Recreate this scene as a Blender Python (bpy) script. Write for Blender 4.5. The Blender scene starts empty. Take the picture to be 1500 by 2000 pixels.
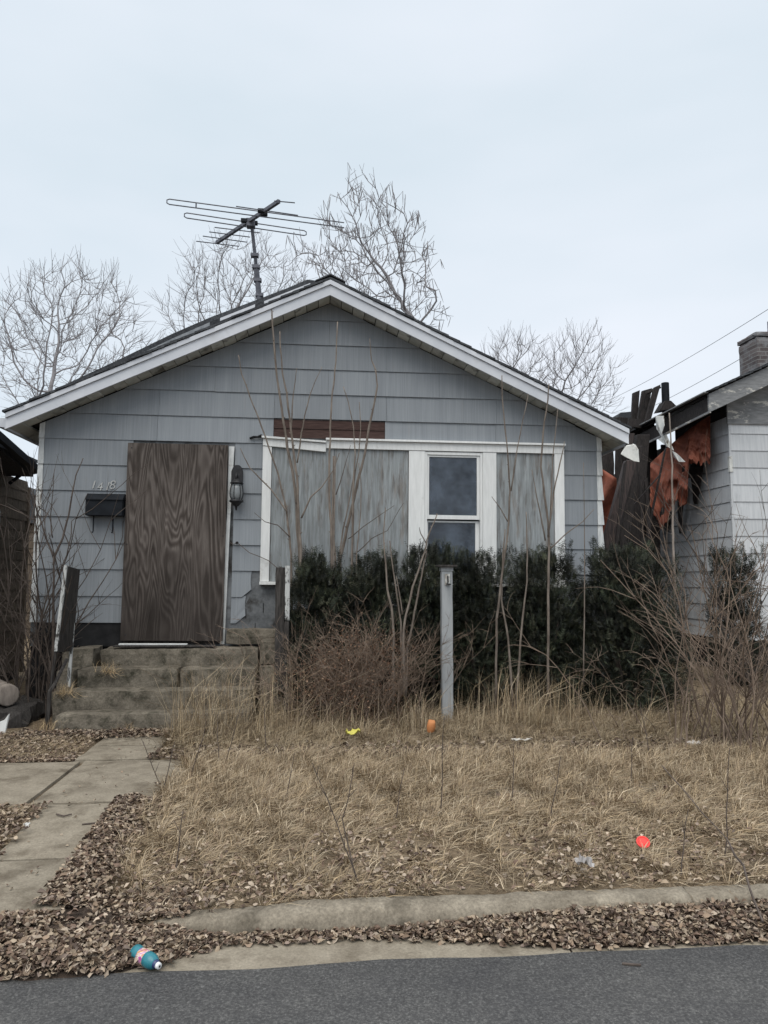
import bpy, bmesh, math, random
import numpy as np
from mathutils import Matrix, Vector, Euler, noise as mnoise

random.seed(7)
NR = np.random.default_rng(11)
SC = bpy.context.scene
COL = SC.collection
R = math.radians

# ------------------------------------------------------------------ camera, sky, sun, exposure
PITCH, YAW, CZ, FPX = R(5.03), R(4.7), 1.465, 1500.0
cam_d = bpy.data.cameras.new('camera')
cam = bpy.data.objects.new('camera', cam_d)
COL.objects.link(cam)
cam.location = (0, 0, CZ)
cam.rotation_euler = (R(90) + PITCH, 0, -YAW)
cam_d.sensor_fit = 'VERTICAL'
cam_d.sensor_height = 36
cam_d.lens = 27
cam_d.clip_start = 0.05
cam_d.clip_end = 1000
SC.camera = cam

SUN_EL, SUN_AZ = R(63), R(200)     # azimuth measured clockwise from +Y (the view direction): behind the camera, a little left
world = bpy.data.worlds.new('World')
SC.world = world
world.use_nodes = True
wn = world.node_tree
wn.nodes.clear()
w_out = wn.nodes.new('ShaderNodeOutputWorld')
w_bg = wn.nodes.new('ShaderNodeBackground')
w_bg.inputs['Strength'].default_value = 0.1
w_sky = wn.nodes.new('ShaderNodeTexSky')
w_sky.sky_type = 'NISHITA'
w_sky.sun_disc = False
w_sky.sun_elevation = SUN_EL
w_sky.sun_rotation = SUN_AZ
w_tc = wn.nodes.new('ShaderNodeTexCoord')
w_map = wn.nodes.new('ShaderNodeMapping')
w_map.inputs['Scale'].default_value = (1.0, 1.0, 3.2)
w_map.inputs['Location'].default_value = (0.35, 0.1, 0.42)
w_noise = wn.nodes.new('ShaderNodeTexNoise')
w_noise.inputs['Scale'].default_value = 1.3
w_noise.inputs['Detail'].default_value = 4
w_noise.inputs['Roughness'].default_value = 0.5
w_ramp = wn.nodes.new('ShaderNodeValToRGB')
w_ramp.color_ramp.elements[0].position = 0.32
w_ramp.color_ramp.elements[0].color = (4.25, 4.85, 5.3, 1)
w_ramp.color_ramp.elements[1].position = 0.66
w_ramp.color_ramp.elements[1].color = (5.3, 5.6, 6.05, 1)
w_mix = wn.nodes.new('ShaderNodeMix')
w_mix.data_type = 'RGBA'
w_mix.inputs[0].default_value = 0.94       # overcast: cloud over nearly all of the clear sky
wn.links.new(w_tc.outputs['Generated'], w_map.inputs['Vector'])
wn.links.new(w_map.outputs['Vector'], w_noise.inputs['Vector'])
wn.links.new(w_noise.outputs['Fac'], w_ramp.inputs['Fac'])
wn.links.new(w_sky.outputs['Color'], w_mix.inputs[6])
wn.links.new(w_ramp.outputs['Color'], w_mix.inputs[7])
wn.links.new(w_mix.outputs[2], w_bg.inputs['Color'])
wn.links.new(w_bg.outputs['Background'], w_out.inputs['Surface'])

sun_d = bpy.data.lights.new('sun', 'SUN')
sun_d.energy = 1.5
sun_d.angle = R(60)
sun_d.color = (1.0, 0.95, 0.87)
sun = bpy.data.objects.new('sun', sun_d)
COL.objects.link(sun)
sun_dir = Vector((math.sin(SUN_AZ) * math.cos(SUN_EL), math.cos(SUN_AZ) * math.cos(SUN_EL), math.sin(SUN_EL)))
sun.rotation_euler = sun_dir.to_track_quat('Z', 'Y').to_euler()
sun.location = sun_dir * 30

SC.view_settings.view_transform = 'Standard'
SC.view_settings.look = 'None'
SC.view_settings.gamma = 1
SC.view_settings.exposure = 0.74
SC.view_settings.use_curve_mapping = False
SC.render.engine = 'CYCLES'
SC.cycles.use_denoising = True
SC.cycles.max_bounces = 6
SC.cycles.transparent_max_bounces = 8

# ------------------------------------------------------------------ survey: a sight line of the camera meets a plane of the place
_cp, _sp, _cy, _sy = math.cos(PITCH), math.sin(PITCH), math.cos(YAW), math.sin(YAW)
def ray(px, py):
    u = (px - 750) / FPX; v = -(py - 1000) / FPX
    x, y, z = u, _cp - v * _sp, _sp + v * _cp
    return Vector((x * _cy + y * _sy, -x * _sy + y * _cy, z))
def at(px, py, Y):
    d = ray(px, py); t = Y / d.y
    return Vector((d.x * t, Y, CZ + d.z * t))
def gnd(px, py, z):
    d = ray(px, py); t = (z - CZ) / d.z
    return Vector((d.x * t, d.y * t, z))
def atx(px, py, X):
    d = ray(px, py); t = X / d.x
    return Vector((X, d.y * t, CZ + d.z * t))
PHI, HY = 0.010, 8.3              # the grey house has settled a little to one side; its front stands 8.3 m off
_c, _s = math.cos(PHI), math.sin(PHI)
def L(px, py, off=0.0):           # point on the house front in the house's own coordinates
    p = at(px, py, HY + off)
    return Vector((p.x * _c - p.z * _s, off, p.x * _s + p.z * _c))

# ------------------------------------------------------------------ objects
WM = {}                            # world matrix of each thing, for its parts
def thing(name, label, cat, loc=(0, 0, 0), group=None, rot=(0, 0, 0), kind=None):
    o = bpy.data.objects.new(name, None)
    COL.objects.link(o)
    o.location = loc; o.rotation_euler = rot
    o.empty_display_size = 0.1
    tag(o, label, cat, group, kind)
    WM[o.name] = Matrix.Translation(Vector(loc)) @ Euler(rot).to_matrix().to_4x4()
    return o
def tag(o, label=None, cat=None, group=None, kind=None):
    if label: o['label'] = label
    if cat: o['category'] = cat
    if group: o['group'] = group
    if kind: o['kind'] = kind
    return o
def wm(o):
    m = Matrix.Identity(4)
    chain = []
    while o:
        chain.append(o); o = o.parent
    for c in reversed(chain):
        m = m @ WM.get(c.name, Matrix.Identity(4))
    return m
def link(name, me, mat=None, parent=None):
    if mat is not None and not me.materials: me.materials.append(mat)
    o = bpy.data.objects.new(name, me)
    COL.objects.link(o)
    if parent: o.parent = parent
    return o

class MB:
    def __init__(s): s.v = []; s.f = []; s.m = []; s.mi = 0
    def add(s, vs, fs):
        b = len(s.v); s.v += [tuple(p) for p in vs]
        for f in fs: s.f.append(tuple(i + b for i in f)); s.m.append(s.mi)
        return s
    def box(s, x0, x1, y0, y1, z0, z1):
        return s.hexa([(x0,y0,z0),(x1,y0,z0),(x1,y1,z0),(x0,y1,z0)], [(x0,y0,z1),(x1,y0,z1),(x1,y1,z1),(x0,y1,z1)])
    def hexa(s, lo, hi):
        n = len(lo)
        fs = [tuple(reversed(range(n))), tuple(range(n, 2 * n))]
        for i in range(n): fs.append((i, (i + 1) % n, n + (i + 1) % n, n + i))
        return s.add(list(lo) + list(hi), fs)
    def prism(s, pts, d):           # outline pts extruded by vector d
        d = Vector(d)
        return s.hexa([Vector(p) for p in pts], [Vector(p) + d for p in pts])
    def tube(s, pts, radii, n=6, caps=True, closed=False):
        pts = [Vector(p) for p in pts]
        if not hasattr(radii, '__len__'): radii = [radii] * len(pts)
        ref = Vector((0.31, 0.47, 0.83)); rings = []; prev = None
        for i, p in enumerate(pts):
            if closed: t = pts[(i + 1) % len(pts)] - pts[i - 1]
            else: t = pts[min(i + 1, len(pts) - 1)] - pts[max(i - 1, 0)]
            if t.length < 1e-9: t = Vector((0, 0, 1))
            t.normalize()
            if prev is None:
                a = t.cross(ref)
                if a.length < 0.1: a = t.cross(Vector((1, 0, 0)))
            else:
                a = prev - t * prev.dot(t)
                if a.length < 1e-4: a = t.cross(ref)
            a.normalize(); prev = a; b = t.cross(a)
            rings.append([p + (a * math.cos(k * 2 * math.pi / n) + b * math.sin(k * 2 * math.pi / n)) * radii[i] for k in range(n)])
        vs = [q for r in rings for q in r]; fs = []
        m = len(rings)
        for i in range(m if closed else m - 1):
            j = (i + 1) % m
            for k in range(n):
                fs.append((i*n+k, i*n+(k+1)%n, j*n+(k+1)%n, j*n+k))
        if caps and not closed:
            fs.append(tuple(reversed(range(n)))); fs.append(tuple((m-1)*n+k for k in range(n)))
        return s.add(vs, fs)
    def lathe(s, base, axis, prof, n=16):      # prof: (distance along axis, radius)
        base = Vector(base); ax = Vector(axis).normalized()
        a = ax.cross(Vector((0.2, 0.9, 0.37))).normalized(); b = ax.cross(a)
        vs = []; fs = []
        for h, r in prof:
            for k in range(n):
                t = 2 * math.pi * k / n
                vs.append(base + ax * h + (a * math.cos(t) + b * math.sin(t)) * r)
        for i in range(len(prof) - 1):
            for k in range(n): fs.append((i*n+k, i*n+(k+1)%n, (i+1)*n+(k+1)%n, (i+1)*n+k))
        fs.append(tuple(reversed(range(n)))); fs.append(tuple((len(prof)-1)*n+k for k in range(n)))
        return s.add(vs, fs)
    def rough(s, x0, x1, y0, y1, z0, z1, step=0.06, jit=0.006, rnd=0.015, seed=0):   # a worn block: edges rounded off and uneven
        nx = max(2, int((x1-x0)/step)); ny = max(2, int((y1-y0)/step)); nz = max(2, int((z1-z0)/step))
        idx = {}; vs = []; fs = []
        def vid(i, j, k):
            key = (i, j, k)
            if key in idx: return idx[key]
            p = Vector((x0+(x1-x0)*i/nx, y0+(y1-y0)*j/ny, z0+(z1-z0)*k/nz))
            e = [0, 0, 0]
            if i in (0, nx): e[0] = 1 if i == 0 else -1
            if j in (0, ny): e[1] = 1 if j == 0 else -1
            if k in (0, nz): e[2] = 1 if k == 0 else -1
            if sum(abs(q) for q in e) >= 2: p += Vector(e) * rnd * (0.5 + 1.2 * max(0, mnoise.noise(p * 9 + Vector((seed, 3, 1)))))
            p += mnoise.noise_vector(p * 7 + Vector((seed * 3.1, seed, 0))) * jit
            idx[key] = len(vs); vs.append(p); return idx[key]
        for i in range(nx):
            for j in range(ny):
                fs.append((vid(i,j,nz), vid(i+1,j,nz), vid(i+1,j+1,nz), vid(i,j+1,nz)))
                fs.append((vid(i,j,0), vid(i,j+1,0), vid(i+1,j+1,0), vid(i+1,j,0)))
        for i in range(nx):
            for k in range(nz):
                fs.append((vid(i,0,k), vid(i+1,0,k), vid(i+1,0,k+1), vid(i,0,k+1)))
                fs.append((vid(i,ny,k), vid(i,ny,k+1), vid(i+1,ny,k+1), vid(i+1,ny,k)))
        for j in range(ny):
            for k in range(nz):
                fs.append((vid(0,j,k), vid(0,j,k+1), vid(0,j+1,k+1), vid(0,j+1,k)))
                fs.append((vid(nx,j,k), vid(nx,j+1,k), vid(nx,j+1,k+1), vid(nx,j,k+1)))
        return s.add(vs, fs)
    def build(s, name, mat, parent=None, local=False, smooth=False, bevel=0):
        me = bpy.data.meshes.new(name)
        vs = s.v
        if parent is not None and not local:
            inv = wm(parent).inverted()
            vs = [inv @ Vector(p) for p in vs]
        me.from_pydata([tuple(p) for p in vs], [], s.f)
        mats = mat if isinstance(mat, (list, tuple)) else [mat]
        for m in mats: me.materials.append(m)
        if len(mats) > 1: me.polygons.foreach_set('material_index', s.m)
        bm = bmesh.new(); bm.from_mesh(me); bmesh.ops.recalc_face_normals(bm, faces=bm.faces)
        if bevel: bmesh.ops.bevel(bm, geom=[e for e in bm.edges], offset=bevel, segments=1, affect='EDGES')
        bm.to_mesh(me); bm.free()
        if smooth: me.polygons.foreach_set('use_smooth', [True] * len(me.polygons))
        me.update()
        return link(name, me, None, parent)

def fast(name, V, F, mat, parent=None, colors=None, smooth=False):     # big meshes from arrays, F is (n,3) or (n,4)
    me = bpy.data.meshes.new(name)
    V = np.asarray(V, dtype=np.float32); F = np.asarray(F, dtype=np.int32)
    k = F.shape[1]
    me.vertices.add(len(V)); me.vertices.foreach_set('co', V.ravel())
    me.loops.add(F.size); me.loops.foreach_set('vertex_index', F.ravel())
    me.polygons.add(len(F))
    me.polygons.foreach_set('loop_start', np.arange(0, F.size, k, dtype=np.int32))
    me.polygons.foreach_set('loop_total', np.full(len(F), k, dtype=np.int32))
    if smooth: me.polygons.foreach_set('use_smooth', np.ones(len(F), dtype=bool))
    me.materials.append(mat)
    if colors is not None:
        a = me.color_attributes.new('tint', 'FLOAT_COLOR', 'POINT')
        c = np.ones((len(V), 4), dtype=np.float32); c[:, :3] = colors
        a.data.foreach_set('color', c.ravel())
    me.update(); me.validate()
    return link(name, me, None, parent)

# ------------------------------------------------------------------ materials
def base_mat(name, rough=0.85, spec=0.25, metal=0.0):
    m = bpy.data.materials.new(name); m.use_nodes = True
    nt = m.node_tree; b = nt.nodes['Principled BSDF']
    b.inputs['Roughness'].default_value = rough
    b.inputs['Specular IOR Level'].default_value = spec
    b.inputs['Metallic'].default_value = metal
    return m, nt, b
def N(nt, t, **kw):
    n = nt.nodes.new(t)
    for k, v in kw.items():
        if k in n.inputs: n.inputs[k].default_value = v
        else: setattr(n, k, v)
    return n
def ramp(nt, fac, stops, interp='LINEAR'):
    r = nt.nodes.new('ShaderNodeValToRGB'); cr = r.color_ramp; cr.interpolation = interp
    while len(cr.elements) > 1: cr.elements.remove(cr.elements[-1])
    for i, (p, c) in enumerate(stops):
        e = cr.elements[0] if i == 0 else cr.elements.new(p)
        e.position = p; e.color = (c[0], c[1], c[2], 1)
    nt.links.new(fac, r.inputs['Fac']); return r.outputs['Color']
def coords(nt, scale=(1,1,1), per_object=False, kind='Object', loc=(0,0,0)):
    tc = nt.nodes.new('ShaderNodeTexCoord'); mp = nt.nodes.new('ShaderNodeMapping')
    mp.inputs['Scale'].default_value = scale; mp.inputs['Location'].default_value = loc
    src = tc.outputs[kind]
    if per_object:
        oi = nt.nodes.new('ShaderNodeObjectInfo')
        ml = N(nt, 'ShaderNodeMath', operation='MULTIPLY'); ml.inputs[1].default_value = 57.0
        nt.links.new(oi.outputs['Random'], ml.inputs[0])
        ad = N(nt, 'ShaderNodeVectorMath', operation='ADD')
        nt.links.new(src, ad.inputs[0]); nt.links.new(ml.outputs[0], ad.inputs[1]); src = ad.outputs[0]
    nt.links.new(src, mp.inputs['Vector']); return mp.outputs['Vector']
def noise(nt, vec, scale, detail=4, rough=0.55, dist=0.0):
    n = N(nt, 'ShaderNodeTexNoise'); n.inputs['Scale'].default_value = scale; n.inputs['Detail'].default_value = detail
    n.inputs['Roughness'].default_value = rough; n.inputs['Distortion'].default_value = dist
    nt.links.new(vec, n.inputs['Vector']); return n.outputs['Fac']
def mix(nt, fac, a, b, mode='MIX'):
    m = nt.nodes.new('ShaderNodeMix'); m.data_type = 'RGBA'; m.blend_type = mode
    def put(s, v):
        if hasattr(v, 'is_output') or isinstance(v, bpy.types.NodeSocket): nt.links.new(v, s)
        elif isinstance(v, (int, float)): s.default_value = v
        else: s.default_value = (v[0], v[1], v[2], 1)
    put(m.inputs[0], fac); put(m.inputs[6], a); put(m.inputs[7], b); return m.outputs[2]
def bump(nt, b, h, strength=0.3, dist=0.01):
    n = nt.nodes.new('ShaderNodeBump'); n.inputs['Strength'].default_value = strength; n.inputs['Distance'].default_value = dist
    nt.links.new(h, n.inputs['Height']); nt.links.new(n.outputs['Normal'], b.inputs['Normal'])
def obj_tint(nt, col, lo=0.9, hi=1.1):
    oi = nt.nodes.new('ShaderNodeObjectInfo'); mr = nt.nodes.new('ShaderNodeMapRange')
    mr.inputs['To Min'].default_value = lo; mr.inputs['To Max'].default_value = hi
    nt.links.new(oi.outputs['Random'], mr.inputs['Value'])
    cb = nt.nodes.new('ShaderNodeCombineColor')
    for k in range(3): nt.links.new(mr.outputs['Result'], cb.inputs[k])
    return mix(nt, 1.0, col, cb.outputs['Color'], 'MULTIPLY')
def two(name, c1, c2, scale=8, stretch=(1,1,1), rough=0.85, bmp=0.25, bd=0.01, detail=5, tint=(0.93, 1.07), metal=0, spec=0.25, p=(0.35, 0.65), grime=None, per_object=True, nr=0.6, grit=None):
    m, nt, b = base_mat(name, rough, spec, metal)
    v = coords(nt, stretch, per_object)
    f = noise(nt, v, scale, detail, nr)
    c = ramp(nt, f, [(p[0], c1), (p[1], c2)])
    if grime:
        g = noise(nt, coords(nt, (1,1,1), per_object), grime[1], 4, 0.65)
        gf = ramp(nt, g, [(grime[2], (0,0,0)), (grime[3], (1,1,1))])
        c = mix(nt, gf, c, grime[0])
    if grit:
        gg = noise(nt, coords(nt), grit[0], 5, 0.8)
        c = mix(nt, 1.0, c, ramp(nt, gg, [(0.32, (grit[1],) * 3), (0.68, (grit[2],) * 3)]), 'MULTIPLY')
    if tint: c = obj_tint(nt, c, *tint)
    nt.links.new(c, b.inputs['Base Color'])
    if bmp: bump(nt, b, f, bmp, bd)
    return m
def tinted(name, rough=0.85, trans=0.0, spec=0.2):
    m, nt, b = base_mat(name, rough, spec)
    a = nt.nodes.new('ShaderNodeAttribute'); a.attribute_name = 'tint'
    nt.links.new(a.outputs['Color'], b.inputs['Base Color'])
    return m

MT = {}
# hardboard siding, grey-blue paint with combed vertical grooves
def siding_mat():
    m, nt, b = base_mat('siding_paint', 0.6, 0.35)
    v = coords(nt, (95, 1, 1.5), True); f = noise(nt, v, 1.0, 3, 0.6)
    v2 = coords(nt, (9, 1, 0.8), True); f2 = noise(nt, v2, 1.0, 4, 0.6)
    c = ramp(nt, f, [(0.25, (0.212, 0.231, 0.252)), (0.75, (0.278, 0.299, 0.320))])
    c2 = ramp(nt, f2, [(0.35, (0.92, 0.925, 0.93)), (0.7, (1.06, 1.06, 1.055))])
    c = mix(nt, 1.0, c, c2, 'MULTIPLY')
    g = noise(nt, coords(nt, (14, 1, 1.0), True), 1.0, 6, 0.7)
    c = mix(nt, ramp(nt, g, [(0.62, (0, 0, 0)), (0.80, (0.5, 0.5, 0.5))]), c, (0.25, 0.235, 0.22))
    c = obj_tint(nt, c, 0.93, 1.07)
    nt.links.new(c, b.inputs['Base Color']); bump(nt, b, f, 0.35, 0.004)
    return m
MT['siding'] = siding_mat()
def plywood_mat(name, dark, light, rings=9.0, grain=(2.6, 1, 0.75), worn=None):
    m, nt, b = base_mat(name, 0.8, 0.2)
    v = coords(nt, grain, True)
    f = noise(nt, v, 1.0, 2.0, 0.45, 0.5)
    sm = noise(nt, coords(nt, (38, 1, 3), True), 1.0, 3, 0.6)
    ad = N(nt, 'ShaderNodeMath', operation='MULTIPLY_ADD'); ad.inputs[1].default_value = rings * 6.283
    s2 = N(nt, 'ShaderNodeMath', operation='MULTIPLY'); s2.inputs[1].default_value = 3.2
    nt.links.new(sm, s2.inputs[0]); nt.links.new(f, ad.inputs[0]); nt.links.new(s2.outputs[0], ad.inputs[2])
    sn = N(nt, 'ShaderNodeMath', operation='SINE'); nt.links.new(ad.outputs[0], sn.inputs[0])
    mr = nt.nodes.new('ShaderNodeMapRange'); mr.inputs['From Min'].default_value = -1; mr.inputs['From Max'].default_value = 1
    nt.links.new(sn.outputs[0], mr.inputs['Value'])
    c = ramp(nt, mr.outputs['Result'], [(0.0, dark), (0.55, [0.6*d+0.4*l for d, l in zip(dark, light)]), (1.0, light)])
    fm = noise(nt, coords(nt, (4, 1, 2), True), 1.3, 4, 0.6)
    c = mix(nt, ramp(nt, fm, [(0.46, (0, 0, 0)), (0.66, (0.7, 0.7, 0.7))]), c, [0.5*d+0.5*l for d, l in zip(dark, light)])
    fine = ramp(nt, sm, [(0.3, (0.68, 0.67, 0.66)), (0.7, (1.2, 1.2, 1.2))])
    c = mix(nt, 1.0, c, fine, 'MULTIPLY')
    if worn:
        w = noise(nt, coords(nt, (7, 1, 0.9), True), 2.6, 6, 0.68)
        c = mix(nt, ramp(nt, w, [(worn[1], (1,1,1)), (worn[2], (0,0,0))]), c, mix(nt, 1.0, worn[0], fine, 'MULTIPLY'))
    else:
        w = noise(nt, coords(nt, (1.5, 1, 0.7), True), 1.5, 4, 0.6)
        tc = nt.nodes.new('ShaderNodeTexCoord'); sp = nt.nodes.new('ShaderNodeSeparateXYZ'); nt.links.new(tc.outputs['Object'], sp.inputs[0])   # damp stain rising from the foot of the sheet
        dn = noise(nt, coords(nt, (5, 1, 1.2)), 1.4, 5, 0.65)
        da = N(nt, 'ShaderNodeMath', operation='MULTIPLY_ADD'); da.inputs[1].default_value = -1.1; nt.links.new(dn, da.inputs[0]); nt.links.new(sp.outputs['Z'], da.inputs[2])
        dm = nt.nodes.new('ShaderNodeMapRange'); dm.inputs['From Min'].default_value = -0.35; dm.inputs['From Max'].default_value = 0.5; dm.inputs['To Min'].default_value = 0.6; dm.inputs['To Max'].default_value = 0.0
        nt.links.new(da.outputs[0], dm.inputs['Value'])
        c = mix(nt, dm.outputs['Result'], c, (0.030, 0.025, 0.023))
        c = mix(nt, 1.0, c, ramp(nt, w, [(0.3, (0.62, 0.60, 0.58)), (0.65, (1.1, 1.08, 1.06))]), 'MULTIPLY')
    nt.links.new(c, b.inputs['Base Color']); bump(nt, b, mr.outputs['Result'], 0.25, 0.003)
    return m
MT['plywood'] = plywood_mat('weathered_plywood', (0.058, 0.048, 0.043), (0.150, 0.132, 0.122), rings=17, grain=(4.2, 1, 0.66))
MT['winboard'] = plywood_mat('peeling_painted_board', (0.15, 0.145, 0.14), (0.25, 0.238, 0.225), rings=12, worn=((0.285, 0.308, 0.318), 0.50, 0.64))
MT['trim'] = two('white_trim_paint', (0.70, 0.71, 0.70), (0.80, 0.81, 0.80), 6, (6, 6, 0.7), 0.5, 0.08, 0.003, tint=(0.95, 1.03), grime=((0.42, 0.40, 0.37), 3.0, 0.62, 0.80))
MT['fascia'] = two('fascia_paint', (0.56, 0.585, 0.63), (0.66, 0.68, 0.72), 3, (1, 1, 1), 0.55, 0.05, 0.003, tint=(0.96, 1.03), grime=((0.36, 0.35, 0.34), 1.5, 0.64, 0.85))
MT['corner'] = two('corner_strip_paint', (0.50, 0.52, 0.52), (0.66, 0.67, 0.66), 9, (3, 3, 1), 0.6, 0.1, 0.003, grime=((0.25, 0.22, 0.19), 5, 0.6, 0.75))
MT['soffit'] = two('soffit_paint', (0.50, 0.51, 0.46), (0.64, 0.64, 0.59), 7, (1, 1, 1), 0.7, 0.15, tint=(0.75, 1.1), grime=((0.20, 0.19, 0.17), 4, 0.55, 0.7))
MT['shingle'] = two('roof_shingle', (0.030, 0.033, 0.038), (0.085, 0.09, 0.097), 40, (1, 1, 1), 0.95, 0.5, 0.006, tint=(0.75, 1.2), nr=0.75)
MT['shingle_pale'] = two('roof_shingle_pale', (0.16, 0.175, 0.19), (0.33, 0.35, 0.37), 8, (1, 1, 1), 0.95, 0.4, 0.006, tint=(0.9, 1.1), nr=0.7)
MT['brownwood'] = two('bare_brown_board', (0.045, 0.026, 0.023), (0.085, 0.052, 0.045), 5, (2, 1, 26), 0.85, 0.3, 0.004)
MT['darkwood'] = two('dark_old_wood', (0.022, 0.020, 0.019), (0.07, 0.064, 0.06), 6, (12, 12, 1), 0.9, 0.4, 0.006)
MT['charred'] = two('charred_timber', (0.008, 0.007, 0.007), (0.040, 0.032, 0.030), 9, (6, 6, 1.2), 0.75, 0.7, 0.012, spec=0.35, nr=0.7)
MT['charbrown'] = two('scorched_brown_timber', (0.018, 0.013, 0.012), (0.062, 0.042, 0.038), 7, (8, 8, 1), 0.6, 0.5, 0.008, spec=0.4)
MT['black'] = two('tarred_black', (0.010, 0.010, 0.011), (0.026, 0.026, 0.027), 6, rough=0.9)
MT['sheath'] = two('stained_sheathing', (0.085, 0.09, 0.095), (0.20, 0.21, 0.22), 5, (1, 1, 1), 0.9, 0.4, 0.01, nr=0.7, grime=((0.03, 0.026, 0.022), 4, 0.5, 0.68))
MT['interior'] = two('dim_interior', (0.05, 0.05, 0.05), (0.09, 0.085, 0.08), 3)
MT['concrete'] = two('old_concrete', (0.17, 0.145, 0.112), (0.31, 0.272, 0.215), 5, (1, 1, 1), 0.95, 0.35, 0.008, detail=9, nr=0.72, grime=((0.10, 0.085, 0.065), 3.5, 0.52, 0.72), grit=(70, 0.62, 1.3))
MT['stepc'] = two('step_concrete', (0.085, 0.074, 0.058), (0.21, 0.185, 0.148), 5, (1, 1, 1), 0.95, 0.5, 0.012, detail=9, nr=0.75, grime=((0.045, 0.042, 0.030), 9, 0.50, 0.70), grit=(60, 0.6, 1.35))
MT['walk'] = two('walk_concrete', (0.20, 0.172, 0.132), (0.31, 0.272, 0.215), 6, (1, 1, 1), 0.95, 0.3, 0.006, detail=10, nr=0.75, tint=(0.92, 1.05), grime=((0.12, 0.098, 0.072), 4.5, 0.50, 0.74), grit=(85, 0.72, 1.22))
MT['flaked'] = two('flaking_white_paint', (0.045, 0.042, 0.04), (0.50, 0.51, 0.50), 5, (5, 5, 1.6), 0.8, 0.4, 0.006, p=(0.40, 0.50), nr=0.7)
MT['black_metal'] = two('black_metal', (0.006, 0.008, 0.011), (0.012, 0.015, 0.020), 14, rough=0.65, bmp=0.05, spec=0.2)
MT['ironwork'] = two('lantern_iron', (0.012, 0.012, 0.014), (0.03, 0.03, 0.033), 20, rough=0.55, bmp=0.1, spec=0.4)
MT['galv'] = two('antenna_metal', (0.10, 0.105, 0.125), (0.17, 0.175, 0.20), 20, rough=0.55, bmp=0.05, metal=0.3)
MT['post'] = two('post_grey_paint', (0.27, 0.285, 0.295), (0.345, 0.36, 0.37), 4, (7, 7, 0.7), 0.75, 0.2, 0.004, grime=((0.22, 0.215, 0.205), 3, 0.66, 0.95))
MT['barkpale'] = two('pale_bark', (0.17, 0.145, 0.125), (0.32, 0.275, 0.24), 16, (1, 1, 0.4), 0.9, 0.4, 0.004)
MT['barkstem'] = two('stem_bark', (0.12, 0.098, 0.082), (0.235, 0.20, 0.17), 14, (1, 1, 0.5), 0.9, 0.4, 0.004)
MT['barkdark'] = two('dark_stem_bark', (0.06, 0.048, 0.042), (0.13, 0.105, 0.09), 14, (1, 1, 0.5), 0.9, 0.4, 0.004)
MT['barkhazed'] = two('hazed_tree_bark', (0.19, 0.182, 0.19), (0.29, 0.278, 0.288), 5, (1, 1, 0.4), 0.9, 0.4, 0.02)  # far trees: haze and sky glare put into a paler grey bark colour
MT['tangle'] = two('bramble_bark', (0.13, 0.094, 0.072), (0.26, 0.20, 0.155), 14, (1, 1, 0.5), 0.9, 0.3, 0.004)
MT['whitemetal'] = two('white_sheet_metal', (0.55, 0.56, 0.54), (0.74, 0.74, 0.70), 7, rough=0.45, bmp=0.1, grime=((0.20, 0.17, 0.14), 6, 0.55, 0.7))
MT['tarp'] = two('faded_red_tarp', (0.17, 0.055, 0.036), (0.29, 0.098, 0.06), 5, (1, 1, 1), 0.7, 0.25, 0.02, grime=((0.04, 0.018, 0.015), 2.0, 0.52, 0.74), tint=None)
MT['leaf'] = tinted('dead_leaf', 0.85)
MT['grass'] = tinted('dry_grass', 0.8)
MT['needle'] = tinted('yew_needle', 0.6, spec=0.3)

# ------------------------------------------------------------------ lie of the land
KY = 3.32                          # street side of the kerb
def gz(x, y):                      # height of the soil
    if y < KY + 0.12: return -0.03
    r = min(1.0, (y - KY - 0.05) / 0.3)
    ramp_l = min(1.0, max(0.0, (x + 0.95) / 0.9))      # the verge falls away to the walk's foot on the left
    front = 0.098 * (ramp_l + (1 - ramp_l) * min(1, max(0.15, (y - 3.35) / 1.3)))
    h = front
    h += 0.022 * mnoise.noise(Vector((x * 1.3, y * 1.3, 0.3))) + 0.010 * mnoise.noise(Vector((x * 4.1, y * 4.1, 2.3)))
    if y > 6.05: h += 0.03 * min(1, (y - 6.05) / 0.4)
    return h
W0 = (4.95, 6.06)                  # sidewalk, near and far edge
def on_walk(x, y, m=0.0):
    if W0[0] - m < y < W0[1] + m and x < -1.12 + m: return True
    if -1.64 - m < x < -1.1 + m + (0.12 if y < 4 else 0) and 3.4 < y <= W0[0]: return True
    if -1.86 - m < x < -1.28 + m and W0[1] <= y < 7.05: return True
    return False

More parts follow.
